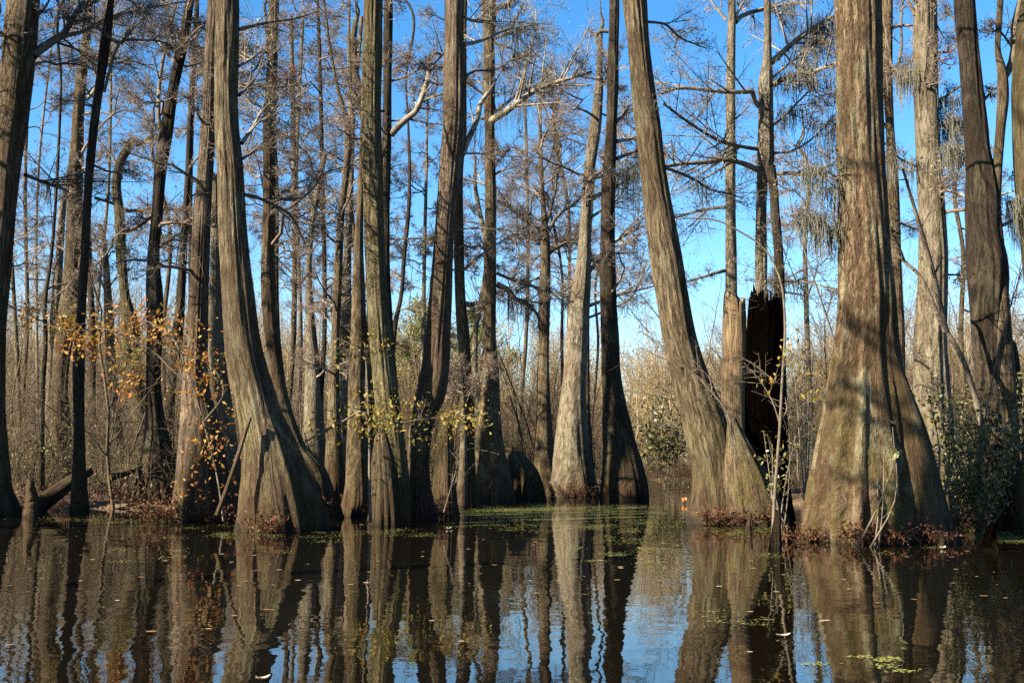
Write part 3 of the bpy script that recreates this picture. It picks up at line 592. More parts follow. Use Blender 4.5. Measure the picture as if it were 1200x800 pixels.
tree('T21', 'cypress_tree', 'light grey shaggy trunk with bold shadow bands, first one right of the giant brown trunk', CY,
     [(608, 1056, 1128), (560, 1062, 1122), (500, 1066, 1117), (440, 1072, 1112), (400, 1072, 1110), (350, 1075, 1110), (300, 1077, 1110), (250, 1077, 1107), (200, 1075, 1104), (150, 1073, 1101), (100, 1071, 1099), (50, 1070, 1098), (0, 1071, 1097)], 22.5, 'white', seg=64, gen=[(5, 330, 30, 1.8)],
     limbs=[([(1072, 18), (1066, 5), (1060, -5)], 5, 3), ([(1074, 80), (1064, 85), (1052, 92)], 4, 2, {'moss': [(.6, 30, .8, .2)]}), ([(1100, 120), (1110, 112), (1118, 106), (1127, 100)], 4, 2, {'moss': [(.3, 30, .6, .15)]}), ([(1100, 172), (1115, 172), (1132, 176)], 3, 1.5, {'dD': -1, 'moss': [(.6, 50, .6, .15)]}),
     ([(1076, 195), (1066, 192), (1055, 186), (1045, 180)], 4, 2, {'moss': [(.5, 26, .5, .2)]}), ([(1100, 62), (1115, 60), (1128, 40)], 3, 1.5), ([(1108, 322), (1122, 322), (1134, 323)], 3, 1.5, {'tw': .6}), ([(1101, 150), (1112, 145), (1122, 138)], 2.5, 1.2, {'moss': [(.8, 60, .8, .15)]})])
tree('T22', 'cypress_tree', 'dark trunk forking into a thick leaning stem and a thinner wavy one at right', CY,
     [(600, 1128, 1206), (560, 1134, 1198), (500, 1140, 1188), (450, 1142, 1182), (400, 1138, 1178), (350, 1136, 1180), (310, 1134, 1181), (270, 1133, 1172), (230, 1132, 1170), (205, 1132, 1166), (180, 1131, 1160), (150, 1129, 1157), (100, 1126, 1151), (50, 1122, 1146), (0, 1118, 1142)], 20.5, 'dark',  # shadow on this trunk is put into its dark bark colour
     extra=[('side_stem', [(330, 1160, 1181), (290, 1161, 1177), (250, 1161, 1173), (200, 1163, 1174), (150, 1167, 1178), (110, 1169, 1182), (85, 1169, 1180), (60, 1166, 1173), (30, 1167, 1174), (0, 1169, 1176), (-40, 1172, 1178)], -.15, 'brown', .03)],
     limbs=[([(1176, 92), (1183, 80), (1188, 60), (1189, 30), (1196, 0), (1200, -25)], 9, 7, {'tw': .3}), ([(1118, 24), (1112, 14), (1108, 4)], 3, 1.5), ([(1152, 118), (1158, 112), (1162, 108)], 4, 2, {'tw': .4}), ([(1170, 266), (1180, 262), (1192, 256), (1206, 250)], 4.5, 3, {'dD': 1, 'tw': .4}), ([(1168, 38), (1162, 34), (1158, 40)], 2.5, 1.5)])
tree('T23', 'cypress_tree', 'mossy dark trunk cut by the right edge of the picture', CY,
     [(600, 1190, 1272), (500, 1204, 1256), (400, 1204, 1248), (300, 1198, 1240), (250, 1194, 1234), (200, 1190, 1230), (150, 1187, 1226), (100, 1186, 1222), (50, 1190, 1224), (0, 1197, 1228)], 18.8, 'green',
     limbs=[([(1196, 225), (1193, 232), (1197, 240)], 3, 2, {'tw': 0, 'moss': [(.5, 50, .8, .1)]})])
tree('T25', 'thin_dark_tree', 'short black trunk leaning between the forked dark tree and the right edge', 'dead tree',
     [(605, 1186, 1222), (520, 1188, 1210), (470, 1184, 1200), (420, 1180, 1194), (400, 1178, 1190)], 24, 'dark', jag=.25, crown=False)

# thin trees of the open wood behind
BG = 'thin bare trees of the wood behind'
def bgtree(key, label, yb, xs, w, D, mat='brown', H=None, n=18, L=3.2, name='bare_tree', top=20):
    xb, xm, xt = xs
    w *= rng.uniform(.55, 1.15); ym = (400 + top) / 2; k1, k2 = rng.normal(0, 5, 2); kk = rng.normal(0, 9)
    pr = [(yb, xb - w, xb + w), (yb - 60, xb * .7 + xm * .3 - w * .62, xb * .7 + xm * .3 + w * .62), (400, xm + k1 - w * .5, xm + k1 + w * .5), (ym, (xm + xt) / 2 + k2 - w * .42, (xm + xt) / 2 + k2 + w * .42), (top, xt + kk - w * .32, xt + kk + w * .32)]
    tree(key, name, label, 'bare tree', pr, D, mat, H=H or 24, gen=[(n, 360, top - 10, L)], group=BG, seg=16, flute=.1, rough=.03)
bgtree('B1', 'slim bare tree in the gap between the left edge trunk and the pale leaning trunk', 566, (22, 27, 34), 8, 60)
bgtree('B2', 'slim bare tree right of the straight near-black trunk', 567, (112, 116, 128), 8, 58, 'pale')
bgtree('B4', 'bare tree behind the double trunk, left of its reddish stem', 566, (226, 222, 214), 9, 56, 'dark', L=3.6)
bgtree('B5', 'slim bare tree right next to the dark straight trunk with the pale foot', 566, (336, 338, 342), 8, 60, 'brown', L=3.6)
bgtree('B6', 'bare bushy-headed tree left of the bleached snag', 565, (350, 349, 352), 7, 66, 'pale', L=3.8)
bgtree('B7', 'slim bare tree in the gap between the pale twin stems and the black-topped trunk', 565, (424, 419, 418), 7, 62, 'pale', L=3.4)
bgtree('B8', 'low bare tree whose twigs fill the gap right of the thin dead pole', 565, (512, 512, 508), 6, 66, 'brown', L=2.6, top=250, H=13, n=10)
bgtree('B9', 'bare tree with a fine reddish head behind the long golden limb', 564, (606, 612, 618), 8, 64, 'brown', L=3.6, n=18, top=90, H=24)
bgtree('B10', 'fine-twigged bare tree behind the pale curved trunk and the slim forked tree', 564, (660, 662, 664), 8, 62, 'brown', L=3.8, n=22, top=110, H=24)
bgtree('B13', 'twiggy bare tree seen between the shade-black hollow trunk and the giant brown trunk', 565, (950, 950, 940), 11, 46, 'pale', L=3.0, n=16, top=180, H=17)

bgtree('B17', 'dark bare tree close behind the straight near-black trunk, on its right', 575, (108, 108, 112), 7, 44, 'dark', n=12, L=2.6)
bgtree('B18', 'grey bare tree on the left bank, right of the elbow-bent tree foot', 578, (196, 192, 186), 6, 43, 'brown', n=10, L=2.4, top=150, H=17)
bgtree('B19', 'leaning grey bare tree at the far left behind the pale weathered knee', 572, (26, 18, 4), 7, 48, 'grey', n=12, L=2.8)
bgtree('B20', 'dark bare tree in the dim gap between the swollen grey trunk and the bleached snag', 575, (344, 332, 330), 7, 46, 'dark', n=10, L=2.6)
bgtree('B21', 'dark bare tree just left of the twin pale stems', 577, (372, 376, 384), 7, 45, 'dark', n=12, L=2.6)
bgtree('B22', 'mossy green bare tree behind the golden-footed black trunk', 572, (436, 434, 430), 8, 50, 'green', n=10, L=2.8)
bgtree('B23', 'grey bare tree in the gap right of the white birch-like stem', 570, (562, 561, 558), 6, 54, 'pale', n=10, L=2.6, top=200, H=18)
bgtree('B24', 'thin dark bare tree beside the pale curved trunk, on the bank', 570, (664, 656, 650), 5, 56, 'dark', n=10, L=2.4, top=240, H=16)
bgtree('B25', 'thin leaning bare tree in the gap left of the black slender trunk foot', 571, (690, 697, 708), 5, 54, 'pale', n=8, L=2.2, top=260, H=15)
bgtree('B27', 'bare tree on the right bank behind the dark glossy bush', 575, (1136, 1128, 1120), 6, 44, 'brown', n=10, L=2.4, top=200, H=15)
bgtree('B29', 'bare tree far back in the gap left of the slim ivy-tufted trunk', 566, (44, 46, 52), 6, 66, 'pale', n=14, L=3.2)


# unseen trees added round the boat for their shadows, left of and behind the camera
for i, (x, y, r) in enumerate([(-20, 22.5, .5), (-18, 21.9, .45), (-23, 21.6, .5), (-24, 24, .5), (-26, 13, .5), (-9, 8.3, .2), (-6, -3, .4), (5, -9, .45), (-28, 28, .5)]):
    nm = ['left of the boat, well outside the frame', 'behind the boat, well outside the frame'][int(y < 0)]
    root = tag(empty('cypress_tree', (x, y, 0)), 'unseen cypress tree added for its shadow, ' + nm, CY, 'unseen trees added for their shadows')  # this cypress_tree is an added, unseen one, there for its shadow
    zz = np.array([-.7, 0, .8, 2, 4, 8, 13, 18, 22, 24]); rr = r * np.array([2.1, 2, 1.6, 1.25, 1.05, .95, .8, .55, .25, .05])
    cc = np.stack([x + np.cumsum(rng.normal(0, .08, 10)), y + np.cumsum(rng.normal(0, .08, 10)), zz], 1)
    s = catmull(np.hstack([cc, rr[:, None]]), 80); mb = MB(); loft(mb, s[:, :3], s[:, 3], 28, 900 + i, .15, 1.0); mb.build('trunk', M['brown'], root)
    cb = MB(); P, Q = rand_limbs(s[:, :3], s[:, 3], rng.uniform(7, 23, 22), 2.6, droop=.1, r0=.07); prisms(cb, P, Q, 5); twig_out(cb, P, Q, 6, 4, 0, bits=0, tw=.009); cb.build('crown', M['twig'], root)

# ------------------------------------------------------------------ ground, banks and water
def sstep(x, a, b):
    t = np.clip((x - a) / (b - a), 0, 1); return t * t * (3 - 2 * t)

def hnoise(X, Y):
    return 0.5 * np.sin(X * .9 + 1.3 * np.sin(Y * .37)) * np.cos(Y * .71 + .8 * np.sin(X * .53)) + .35 * np.sin(X * 2.3 + Y * 1.7) * np.sin(Y * 1.9 - X * .6)

def bank(X, Y):
    px = 600 + F * X / np.maximum(Y, 1.0)
    wob = 25 * hnoise(X * .8, Y * .8)
    left = sstep(-(px + wob), -330, -240) * sstep(Y, 27.5, 31)
    mid = sstep(-(px + wob), -712, -690) * sstep(Y, 50, 53)
    right = sstep(px + wob, 815, 850) * sstep(Y, 31, 35)
    far = sstep(Y, 86, 90)
    return np.maximum.reduce([left, mid, right, far])

def ground_z(X, Y):
    b = bank(X, Y)
    return -0.75 + b * (0.98 + 0.14 * hnoise(X, Y)) + np.clip((Y - 95) / 400, 0, 1.2) * 1.5

def axis(lim0, fine0, fine1, lim1, nf, ne):
    a = np.linspace(fine0, fine1, nf); e = np.linspace(0, 1, ne)[1:]**2.5
    return np.concatenate([(fine0 - e * (fine0 - lim0))[::-1], a, fine1 + e * (lim1 - fine1)])
xs = axis(-1600, -60, 60, 1600, 300, 14); ys = axis(-1600, 10, 125, 1800, 290, 14)
X, Y = np.meshgrid(xs, ys); Z = ground_z(X, Y)
mb = MB(); nx, ny = len(xs), len(ys); idx = np.arange(nx * ny).reshape(ny, nx)
mb.add(np.stack([X, Y, Z], -1).reshape(-1, 3), np.stack([idx[:-1, :-1], idx[:-1, 1:], idx[1:, 1:], idx[1:, :-1]], -1).reshape(-1, 4))
M['ground'] = plain('swamp_soil', (0.045, 0.028, 0.016), (0.13, 0.085, 0.048), 1.4, 0.95, (0.20, 0.145, 0.085), bump=0.8)
tag(mb.build('ground', M['ground']), kind='structure')

m, nt = newmat('dark_water'); b = NB(nt)
geo = b.n('NewGeometry').outputs['Position']
n1 = b.noise(b.mapping(geo, (1.0, 0.75, 1)), 1.6, 2, 0.5, 0.3)
n2 = b.noise(b.mapping(geo, (1.0, 0.8, 1)), 5.5, 2, 0.5)
n3 = b.noise(geo, 0.35, 2, 0.5)
calm = b.rng(n3, 0.38, 0.62, 0.35, 1.0)
h = b.math('ADD', b.math('MULTIPLY', n1, 0.85), b.math('MULTIPLY', n2, 0.22))
h = b.math('MULTIPLY', h, calm)
bp = b.n('Bump'); bp.inputs['Strength'].default_value = 1.0; bp.inputs['Distance'].default_value = 0.0085; b.inp(bp, 'Height', h)
p = b.n('BsdfPrincipled'); p.inputs['Base Color'].default_value = (0.0035, 0.0026, 0.0014, 1); p.inputs['Roughness'].default_value = 0.015
p.inputs['IOR'].default_value = 1.333; b.inp(p, 'Normal', bp.outputs[0])
o = b.n('OutputMaterial'); b.inp(o, 'Surface', p.outputs[0]); M['water'] = m
mb = MB(); wx = np.linspace(-160, 160, 9); wy = np.linspace(-120, 110, 9)
X, Y = np.meshgrid(wx, wy); idx = np.arange(81).reshape(9, 9)
mb.add(np.stack([X, Y, X * 0], -1).reshape(-1, 3), np.stack([idx[:-1, :-1], idx[:-1, 1:], idx[1:, 1:], idx[1:, :-1]], -1).reshape(-1, 4))
tag(mb.build('water', M['water']), kind='structure')

# ------------------------------------------------------------------ brush on the banks and the far wood
def stems(n, X, Y, Z, hgt, lean, r0, K=5):
    P = np.zeros((n, K, 3)); t = np.linspace(0, 1, K)
    d = rng.normal(0, lean, (n, 2))
    P[:, :, 0] = X[:, None] + d[:, :1] * hgt[:, None] * t[None]**1.3
    P[:, :, 1] = Y[:, None] + d[:, 1:] * hgt[:, None] * t[None]**1.3
    P[:, :, 2] = Z[:, None] - 0.1 + hgt[:, None] * t[None]
    P[:, 1:, :2] += np.cumsum(rng.normal(0, 0.02, (n, K - 1, 2)), 1) * hgt[:, None, None]
    return P, np.linspace(1, 0.3, K)[None] * r0[:, None]

def scatter(n, y0, y1, px0, px1, land=True):
    Xs, Ys = [], []
    while sum(map(len, Xs)) < n:
        Y = rng.uniform(y0**1.0, y1, 4 * n); pxv = rng.uniform(px0, px1, 4 * n); X = (pxv - 600) * Y / F
        k = bank(X, Y) > 0.55 if land else np.ones(len(X), bool)
        Xs.append(X[k]); Ys.append(Y[k])
    return np.concatenate(Xs)[:n], np.concatenate(Ys)[:n]

mb = MB()
for (n, y0, y1, hm) in ((400, 29, 50, 2.2), (1600, 50, 88, 4.2)):
    X, Y = scatter(n, y0, y1, -140, 1340)
    hgt = hm * rng.gamma(3.0, 0.30, n); k = 4
    Xs = np.repeat(X, k) + rng.normal(0, .25, n * k); Ys = np.repeat(Y, k) + rng.normal(0, .25, n * k); hs = np.repeat(hgt, k) * rng.uniform(.5, 1.1, n * k)
    P, Q = stems(n * k, Xs, Ys, ground_z(Xs, Ys), hs, .22, .006 + .0035 * hs)
    prisms(mb, P, Q, 4)
    A, B, C, r = spawn(P, Q, 7, lambda pl, t: pl * .38, flat=.2, up=.35, rmin=.005); P1 = quadpts(A, B, C, 4); Q1 = np.linspace(1, .5, 4)[None] * r[:, None]; prisms(mb, P1, Q1, 3)
    A, B, C, r = spawn(P1, Q1, 3, lambda pl, t: pl * .5, flat=.1, up=.2, rmin=.004); P2 = quadpts(A, B, C, 3); prisms(mb, P2, np.linspace(1, .6, 3)[None] * r[:, None], 3)
    leafquads(mb, P1[:, 2:].reshape(-1, 3), 0.05, n * 14, .12)
X, Y = scatter(420, 87.5, 93, 660, 880); n = 420; hgt = rng.uniform(.6, 2.6, n)
P, Q = stems(n, X, Y, ground_z(X, Y), hgt, .3, .012 + .004 * hgt); prisms(mb, P, Q, 4)
A, B, C, r = spawn(P, Q, 14, lambda pl, t: pl * .5, flat=.1, up=.2, rmin=.009, tmin=0); prisms(mb, quadpts(A, B, C, 4), np.linspace(1, .5, 4)[None] * r[:, None], 3)
X, Y = scatter(230, 29, 85, -140, 1340); n = 230; hgt = rng.uniform(2.5, 8, n)
P, Q = stems(n, X, Y, ground_z(X, Y), hgt, .3, .012 + .006 * hgt, 9); P[:, 1:] += np.cumsum(rng.normal(0, .05, (n, 8, 3)), 1); prisms(mb, P, Q, 5)
A, B, C, r = spawn(P, Q, 14, lambda pl, t: pl * .35, flat=.1, up=.3, rmin=.008); P1 = quadpts(A, B, C, 6); P1[:, 1:] += np.cumsum(rng.normal(0, .03, (len(P1), 5, 3)), 1); Q1 = np.linspace(1, .4, 6)[None] * r[:, None]; prisms(mb, P1, Q1, 4)
A, B, C, r = spawn(P1, Q1, 7, lambda pl, t: pl * .5, flat=.1, up=.1, rmin=.005); prisms(mb, quadpts(A, B, C, 4), np.linspace(1, .6, 4)[None] * r[:, None], 3)
tag(mb.build('undergrowth', M['brush']), 'tangle of bare brown brush covering the banks behind the big trunks', 'undergrowth', kind='stuff')

mb = MB()
n = 800; pxv = rng.uniform(-160, 1360, n); Y = 92 + 75 * rng.uniform(0, 1, n)**1.3; X = (pxv - 600) * Y / F
topy = np.interp(pxv, [-160, 100, 330, 460, 560, 640, 700, 800, 900, 1000, 1360], [330, 340, 365, 385, 395, 395, 405, 400, 395, 385, 370]) + rng.normal(-4, 18, n)
hgt = np.clip(CAMH + Y * (HOR - topy) / F, 4, 26) * rng.uniform(.65, 1.0, n)
P, Q = stems(n, X, Y, ground_z(X, Y), hgt, .05, .02 + .006 * hgt, 6); prisms(mb, P, Q, 5)
A, B, C, r = spawn(P, Q, 22, lambda pl, t: np.maximum(1.2, pl * .26 * (1.2 - .6 * t)), flat=.2, up=.35, rmin=.014, tmin=.12); P1 = quadpts(A, B, C, 4); Q1 = np.linspace(1, .5, 4)[None] * r[:, None]; prisms(mb, P1, Q1, 3)
A, B, C, r = spawn(P1, Q1, 9, lambda pl, t: pl * .5, flat=.1, up=.15, rmin=.011); P2 = quadpts(A, B, C, 3); prisms(mb, P2, np.linspace(1, .7, 3)[None] * r[:, None], 3)
leafquads(mb, P2[:, 1:].reshape(-1, 3), .09, 130000, .25)
n = 2600; pxv = rng.uniform(-160, 1360, n); Y = 91 + 60 * rng.uniform(0, 1, n)**1.2; X = (pxv - 600) * Y / F; hgt = rng.uniform(2, 7, n)
P, Q = stems(n, X, Y, ground_z(X, Y), hgt, .28, .015 + .004 * hgt, 5); prisms(mb, P, Q, 3)
A, B, C, r = spawn(P, Q, 10, lambda pl, t: pl * .33, flat=.1, up=.4, rmin=.012); P1 = quadpts(A, B, C, 4); Q1 = np.linspace(1, .6, 4)[None] * r[:, None]; prisms(mb, P1, Q1, 3)
leafquads(mb, P1[:, 1:].reshape(-1, 3), .10, 110000, .35)
tag(mb.build('far_woods', M['farwood']), 'grey-brown leafless wood standing behind the swamp across the whole picture', 'woods', kind='stuff')

mb = MB()
X, Y = scatter(420, 28.5, 62, -140, 1340); Zt = rng.gamma(2.2, .42, 420); Pc = []
for x, y, z in zip(X, Y, Zt): Pc.append(np.array([x, y, float(ground_z(x, y)) + z]) + rng.normal(0, 1, (14, 3)) * [.35, .35, .28])
leafquads(mb, np.concatenate(Pc), .05, 26000, .08)
tag(mb.build('bank_foliage', M['bankleaf'], smooth=False), 'dull olive and brown leaves hanging in the brush of the banks', 'undergrowth', kind='stuff')

# evergreens in the distance
def evergreen(px, ytop, D, w, label, n=9000, name='pine_tree', mat='pine', leaf=.13, ybot=None):
    base = at(px, HOR, D); base[2] = float(ground_z(base[0], base[1])); top = at(px, ytop, D)[2]; Ht = top - base[2]
    root = tag(empty(name, base), label, 'pine tree' if name == 'pine_tree' else 'evergreen')
    mb = MB(); P = np.array([base + np.array([rng.normal(0, .15), 0, Ht * t]) for t in np.linspace(0, .97, 9)]); P[0] = base; Q = np.linspace(.2, .04, 9); prisms(mb, P[None], Q[None], 10); mb.build('trunk', M['limb'], root)
    cb = MB(); L = w * D / F
    A, B, C, r = spawn(P[None], Q[None], 46, lambda pl, t: L * np.sin(np.clip(1.15 - t, .08, 1) * 1.9), ang=(1.0, 1.6), flat=.7, up=.1, tmin=.2, rmin=.03); P1 = quadpts(A, B, C, 5); Q1 = np.linspace(1, .4, 5)[None] * r[:, None]; prisms(cb, P1, Q1, 4)
    lm = MB(); leafquads(lm, P1[:, 2:].reshape(-1, 3), leaf, n, .42)
    c = cb.build('crown', M['limb'], root); lm.build('needles' if name == 'pine_tree' else 'foliage', M[mat], c, smooth=False)
evergreen(497, 352, 96, 46, 'broad yellow-green pine left of the pink-grey trunk, in the far wood', 14000)
evergreen(552, 362, 104, 40, 'yellow-green pine between the pink-grey trunk and the straight brown one, in the far wood', 11000)
evergreen(596, 386, 112, 22, 'smaller pine just right of the straight brown trunk, in the far wood', 4200)
evergreen(462, 385, 108, 22, 'pine peeping out right of the olive-green trunk, in the far wood', 3500)

def shrub(name, label, cat, pts, D, n, leaf, mat, stemmat='limb', nst=7, spread=.3, group=None, zb=None):
    """leafy shrub: stems from the foot to image points, leaves round their twigs"""
    f = at(pts[0][0], pts[0][1], D); f[2] = max(float(ground_z(f[0], f[1])), 0.0) if zb is None else zb
    root = tag(empty(name, f), label, cat, group); sb, lb = MB(), MB(); tip = []
    for (x, y) in pts[1:]:
        e = at(x, y, D + rng.normal(0, .35)); mid = (f + e) / 2 + rng.normal(0, .12, 3)
        P = catmull([f + rng.normal(0, .08, 3) * [1, 1, 0], mid, e], 8); Q = np.linspace(.018, .006, 8)
        prisms(sb, P[None], Q[None], 6)
        A, B, C, r = spawn(P[None], Q[None], nst, lambda pl, t: np.full_like(t, .42) * spread / .3, flat=.2, up=.3, tmin=.3, rmin=.004); P1 = quadpts(A, B, C, 4); prisms(sb, P1, np.linspace(1, .5, 4)[None] * r[:, None], 4)
        tip.append(P1[:, 1:].reshape(-1, 3)); tip.append(P[4:])
    tip = np.concatenate(tip); leafquads(lb, tip, leaf, n, spread * .35)
    sb.build('stems', M[stemmat], root); lb.build('foliage', M[mat], root, smooth=False)
    return root
shrub('evergreen_shrub', 'dark glossy evergreen bush at the right edge of the picture, beside the giant trunk', 'evergreen bush',
      [(1150, 628), (1112, 500), (1125, 470), (1140, 505), (1160, 480), (1178, 500), (1135, 545), (1170, 545), (1118, 560), (1155, 580), (1190, 470), (1185, 555), (1105, 530), (1130, 590), (1098, 470)], 19.2, 2400, .05, 'leaf', nst=12, spread=.32)
shrub('evergreen_shrub', 'taller holly-like bush in the corner by the mossy trunk at the right edge', 'evergreen bush',
      [(1192, 612), (1175, 470), (1190, 490), (1200, 450), (1165, 520), (1210, 500), (1205, 540), (1180, 560)], 22, 800, .05, 'leaf', nst=9, spread=.3)
shrub('evergreen_shrub', 'round green bush on the far bank in the gap left of the leaning trunk', 'evergreen bush',
      [(778, 565), (758, 500), (768, 482), (780, 476), (792, 488), (800, 505), (770, 510), (786, 505), (796, 520), (762, 520)], 62, 1300, .13, 'leaf', nst=9, spread=.9)
shrub('evergreen_sapling', 'small leafy sprig with dark leaves before the shade-black hollow trunk', 'sapling', [(918, 622), (895, 505), (925, 510), (935, 500), (912, 545), (905, 520)], 20.5, 190, .045, 'leaf', nst=5, spread=.22)
shrub('evergreen_sapling', 'thin sprig with two dark leaf clusters in front of the giant brown trunk', 'sapling', [(1022, 632), (1028, 560), (1036, 535), (1052, 530), (1046, 500)], 16.0, 26, .075, 'leaf', nst=3, spread=.1)
shrub('evergreen_sapling', 'leafy sprig standing right of the giant trunk above its buttress', 'sapling', [(1098, 612), (1092, 470), (1108, 450), (1086, 455), (1112, 480)], 18.9, 170, .055, 'leaf', nst=5, spread=.2)
shrub('bare_bush', 'pale twiggy bush in the gap between the shade-black hollow trunk and the giant trunk', 'bush', [(945, 590), (930, 420), (942, 400), (955, 395), (938, 450), (950, 460), (928, 480), (958, 440), (945, 520), (934, 530)], 31, 120, .05, 'yellow', 'limbpale', nst=14, spread=.5)
shrub('ivy_tuft', 'green ivy tuft wrapped round the slim trunk second from the left edge', 'ivy', [(84, 400), (78, 370), (90, 360), (98, 372), (72, 380), (94, 385), (80, 352)], 45.2, 420, .085, 'yellow', nst=6, spread=.45, zb=at(0, 395, 45.2)[2])
shrub('ivy_tuft', 'yellow-green ivy tuft clinging to the elbow-bent trunk on the left', 'ivy', [(152, 430), (146, 405), (160, 398), (165, 415), (150, 440), (166, 430)], 43.2, 420, .085, 'yellow', nst=6, spread=.4, zb=at(0, 440, 43.2)[2])

# autumn saplings hanging over the water
def sapling(label, D, stem, ws, arms, leaves, mat, leaf=.05, name='autumn_sapling', cat='sapling'):
    f = at(*stem[0], D); root = tag(empty(name, f), label, cat)
    sb = MB(); P = catmull([at(x, y, D) for x, y in stem], 3 * len(stem)); Q = np.linspace(ws, ws * .4, len(P)) * .5 * mpp(stem[0][1], D); prisms(sb, P[None], Q[None], 8)
    lb = MB()
    for pts, w in arms:
        P, Q = limb_px(pts, D, w, w * .35, rng.normal(0, .5)); prisms(sb, P[None], Q[None], 6)
        twig_out(sb, P[None], np.maximum(Q, .006)[None], 8, 3, 0, L1=lambda pl, t: np.full_like(t, .45), tw=.004)
    for (x, y, sx, sy, n) in leaves:
        c = np.array([at(x + rng.normal(0, sx), y + rng.normal(0, sy), D + rng.normal(0, .3)) for _ in range(max(3, n // 6))]); leafquads(lb, c, leaf * .95, int(n * 1.4), .13)
    sb.build('stem', M['limb'], root); lb.build('foliage', M[mat], root, smooth=False)
sapling('young tree with orange leaves arching over the water at far left', 21, [(262, 610), (255, 560), (240, 500), (225, 450), (212, 415)], 3,
        [([(226, 452), (205, 436), (180, 412), (150, 396), (120, 385), (95, 388), (60, 382), (28, 372)], 3), ([(238, 495), (262, 460), (250, 430), (205, 412), (175, 395)], 2.5), ([(215, 420), (205, 400), (180, 380), (140, 368), (100, 378)], 2.5)],
        [(33, 370, 8, 4, 60), (62, 383, 9, 4, 34), (92, 405, 14, 6, 160), (110, 392, 18, 6, 80), (145, 372, 18, 10, 90), (175, 385, 25, 12, 130), (150, 445, 10, 7, 70), (220, 415, 18, 16, 120), (235, 440, 14, 12, 90), (150, 455, 8, 6, 40), (205, 390, 18, 10, 60), (245, 470, 22, 30, 120), (250, 530, 22, 30, 130)], 'orange', .05)
sapling('young tree with yellow and orange leaves in the middle, its long arm crossing the stumps', 20.8, [(434, 612), (433, 560), (433, 510), (431, 460), (428, 405)], 4,
        [([(434, 500), (425, 482), (405, 492), (382, 504), (362, 515), (350, 524)], 4), ([(433, 488), (450, 490), (470, 495), (490, 492), (520, 488), (560, 486)], 2.5), ([(520, 600), (532, 560), (540, 535), (552, 525), (570, 528)], 2), ([(429, 415), (418, 405), (405, 402)], 2)],
        [(415, 408, 14, 5, 80), (440, 410, 8, 5, 36), (432, 470, 14, 10, 70), (475, 480, 10, 8, 90), (462, 490, 12, 6, 70), (410, 490, 16, 8, 70), (425, 505, 12, 6, 40), (525, 495, 12, 8, 90), (555, 492, 14, 6, 80), (505, 512, 8, 6, 36), (445, 495, 10, 6, 40), (380, 495, 14, 8, 30)], 'yellow', .045)
sapling('bare pale sapling with a few yellow leaves before the shade-black hollow trunk', 20, [(905, 640), (908, 580), (914, 500), (917, 440), (920, 380), (912, 320), (895, 290), (868, 272), (840, 258), (800, 256)], 4.5,
        [([(915, 500), (905, 470), (890, 445), (872, 425)], 2), ([(917, 452), (900, 440), (885, 428), (862, 415), (850, 408)], 2), ([(914, 495), (922, 480), (920, 465)], 2), ([(918, 430), (930, 415), (940, 420)], 2)],
        [(938, 420, 6, 6, 34), (958, 462, 6, 5, 22), (900, 450, 6, 3, 10), (930, 405, 8, 5, 12)], 'yellow', .06)
sapling('slanting grey sapling crossing in front of the shaggy light grey trunk', 19.6, [(1150, 625), (1146, 560), (1150, 500), (1140, 455), (1130, 425), (1117, 400), (1103, 378), (1090, 347), (1077, 322), (1062, 308), (1047, 296)], 10,
        [([(1108, 388), (1100, 350), (1093, 318), (1084, 285), (1075, 255), (1066, 225), (1058, 198)], 8), ([(1060, 306), (1055, 292), (1044, 270), (1040, 240)], 3)], [(1044, 240, 4, 4, 4)], 'yellow')
sapling('thin bare sapling leaning across the gap left of the giant brown trunk', 18.6, [(1002, 560), (995, 500), (985, 430), (975, 390), (960, 345), (945, 300), (930, 255), (922, 205)], 3,
        [([(985, 430), (975, 420), (965, 400), (955, 380)], 1.5)], [(923, 235, 5, 8, 5)], 'yellow')
sapling('long bare switch leaning right beside the forked dark tree', 19.5, [(1140, 600), (1150, 520), (1166, 430), (1178, 380), (1190, 340), (1206, 290)], 2.5, [([(1178, 380), (1186, 350), (1192, 320)], 1.5)], [(1200, 300, 3, 5, 4)], 'yellow')
sapling('bare arching switches in front of the leaning trunk foot', 21.5, [(862, 520), (850, 480), (835, 460), (815, 440), (795, 425), (770, 400), (750, 388)], 2.5,
        [([(850, 482), (848, 462), (842, 455), (825, 452)], 1.5), ([(858, 515), (852, 490), (848, 465), (846, 450)], 1.8), ([(835, 460), (830, 440), (812, 430)], 1.5)], [(750, 388, 3, 3, 3)], 'yellow')
# clinging leaf sprays high up
shrub('red_leaf_sprig', 'small sprig of red leaves on a twig right of the dark straight trunk', 'leaf sprig', [(322, 112), (332, 84), (345, 80), (352, 88)], 31, 50, .07, 'red', nst=4, spread=.16, zb=at(0, 104, 31)[2])
shrub('red_leaf_sprig', 'sprig of yellow-brown leaves clinging to the dark straight trunk', 'leaf sprig', [(318, 110), (324, 112), (326, 120), (310, 104)], 31.4, 40, .08, 'yellow', nst=4, spread=.14, zb=at(0, 112, 31.4)[2])
shrub('red_leaf_sprig', 'red twig spray between the shaggy trunk and the forked dark tree', 'leaf sprig', [(1098, 68), (1112, 62), (1122, 60), (1118, 68)], 22, 26, .045, 'red', nst=5, spread=.2, zb=at(0, 68, 22)[2])

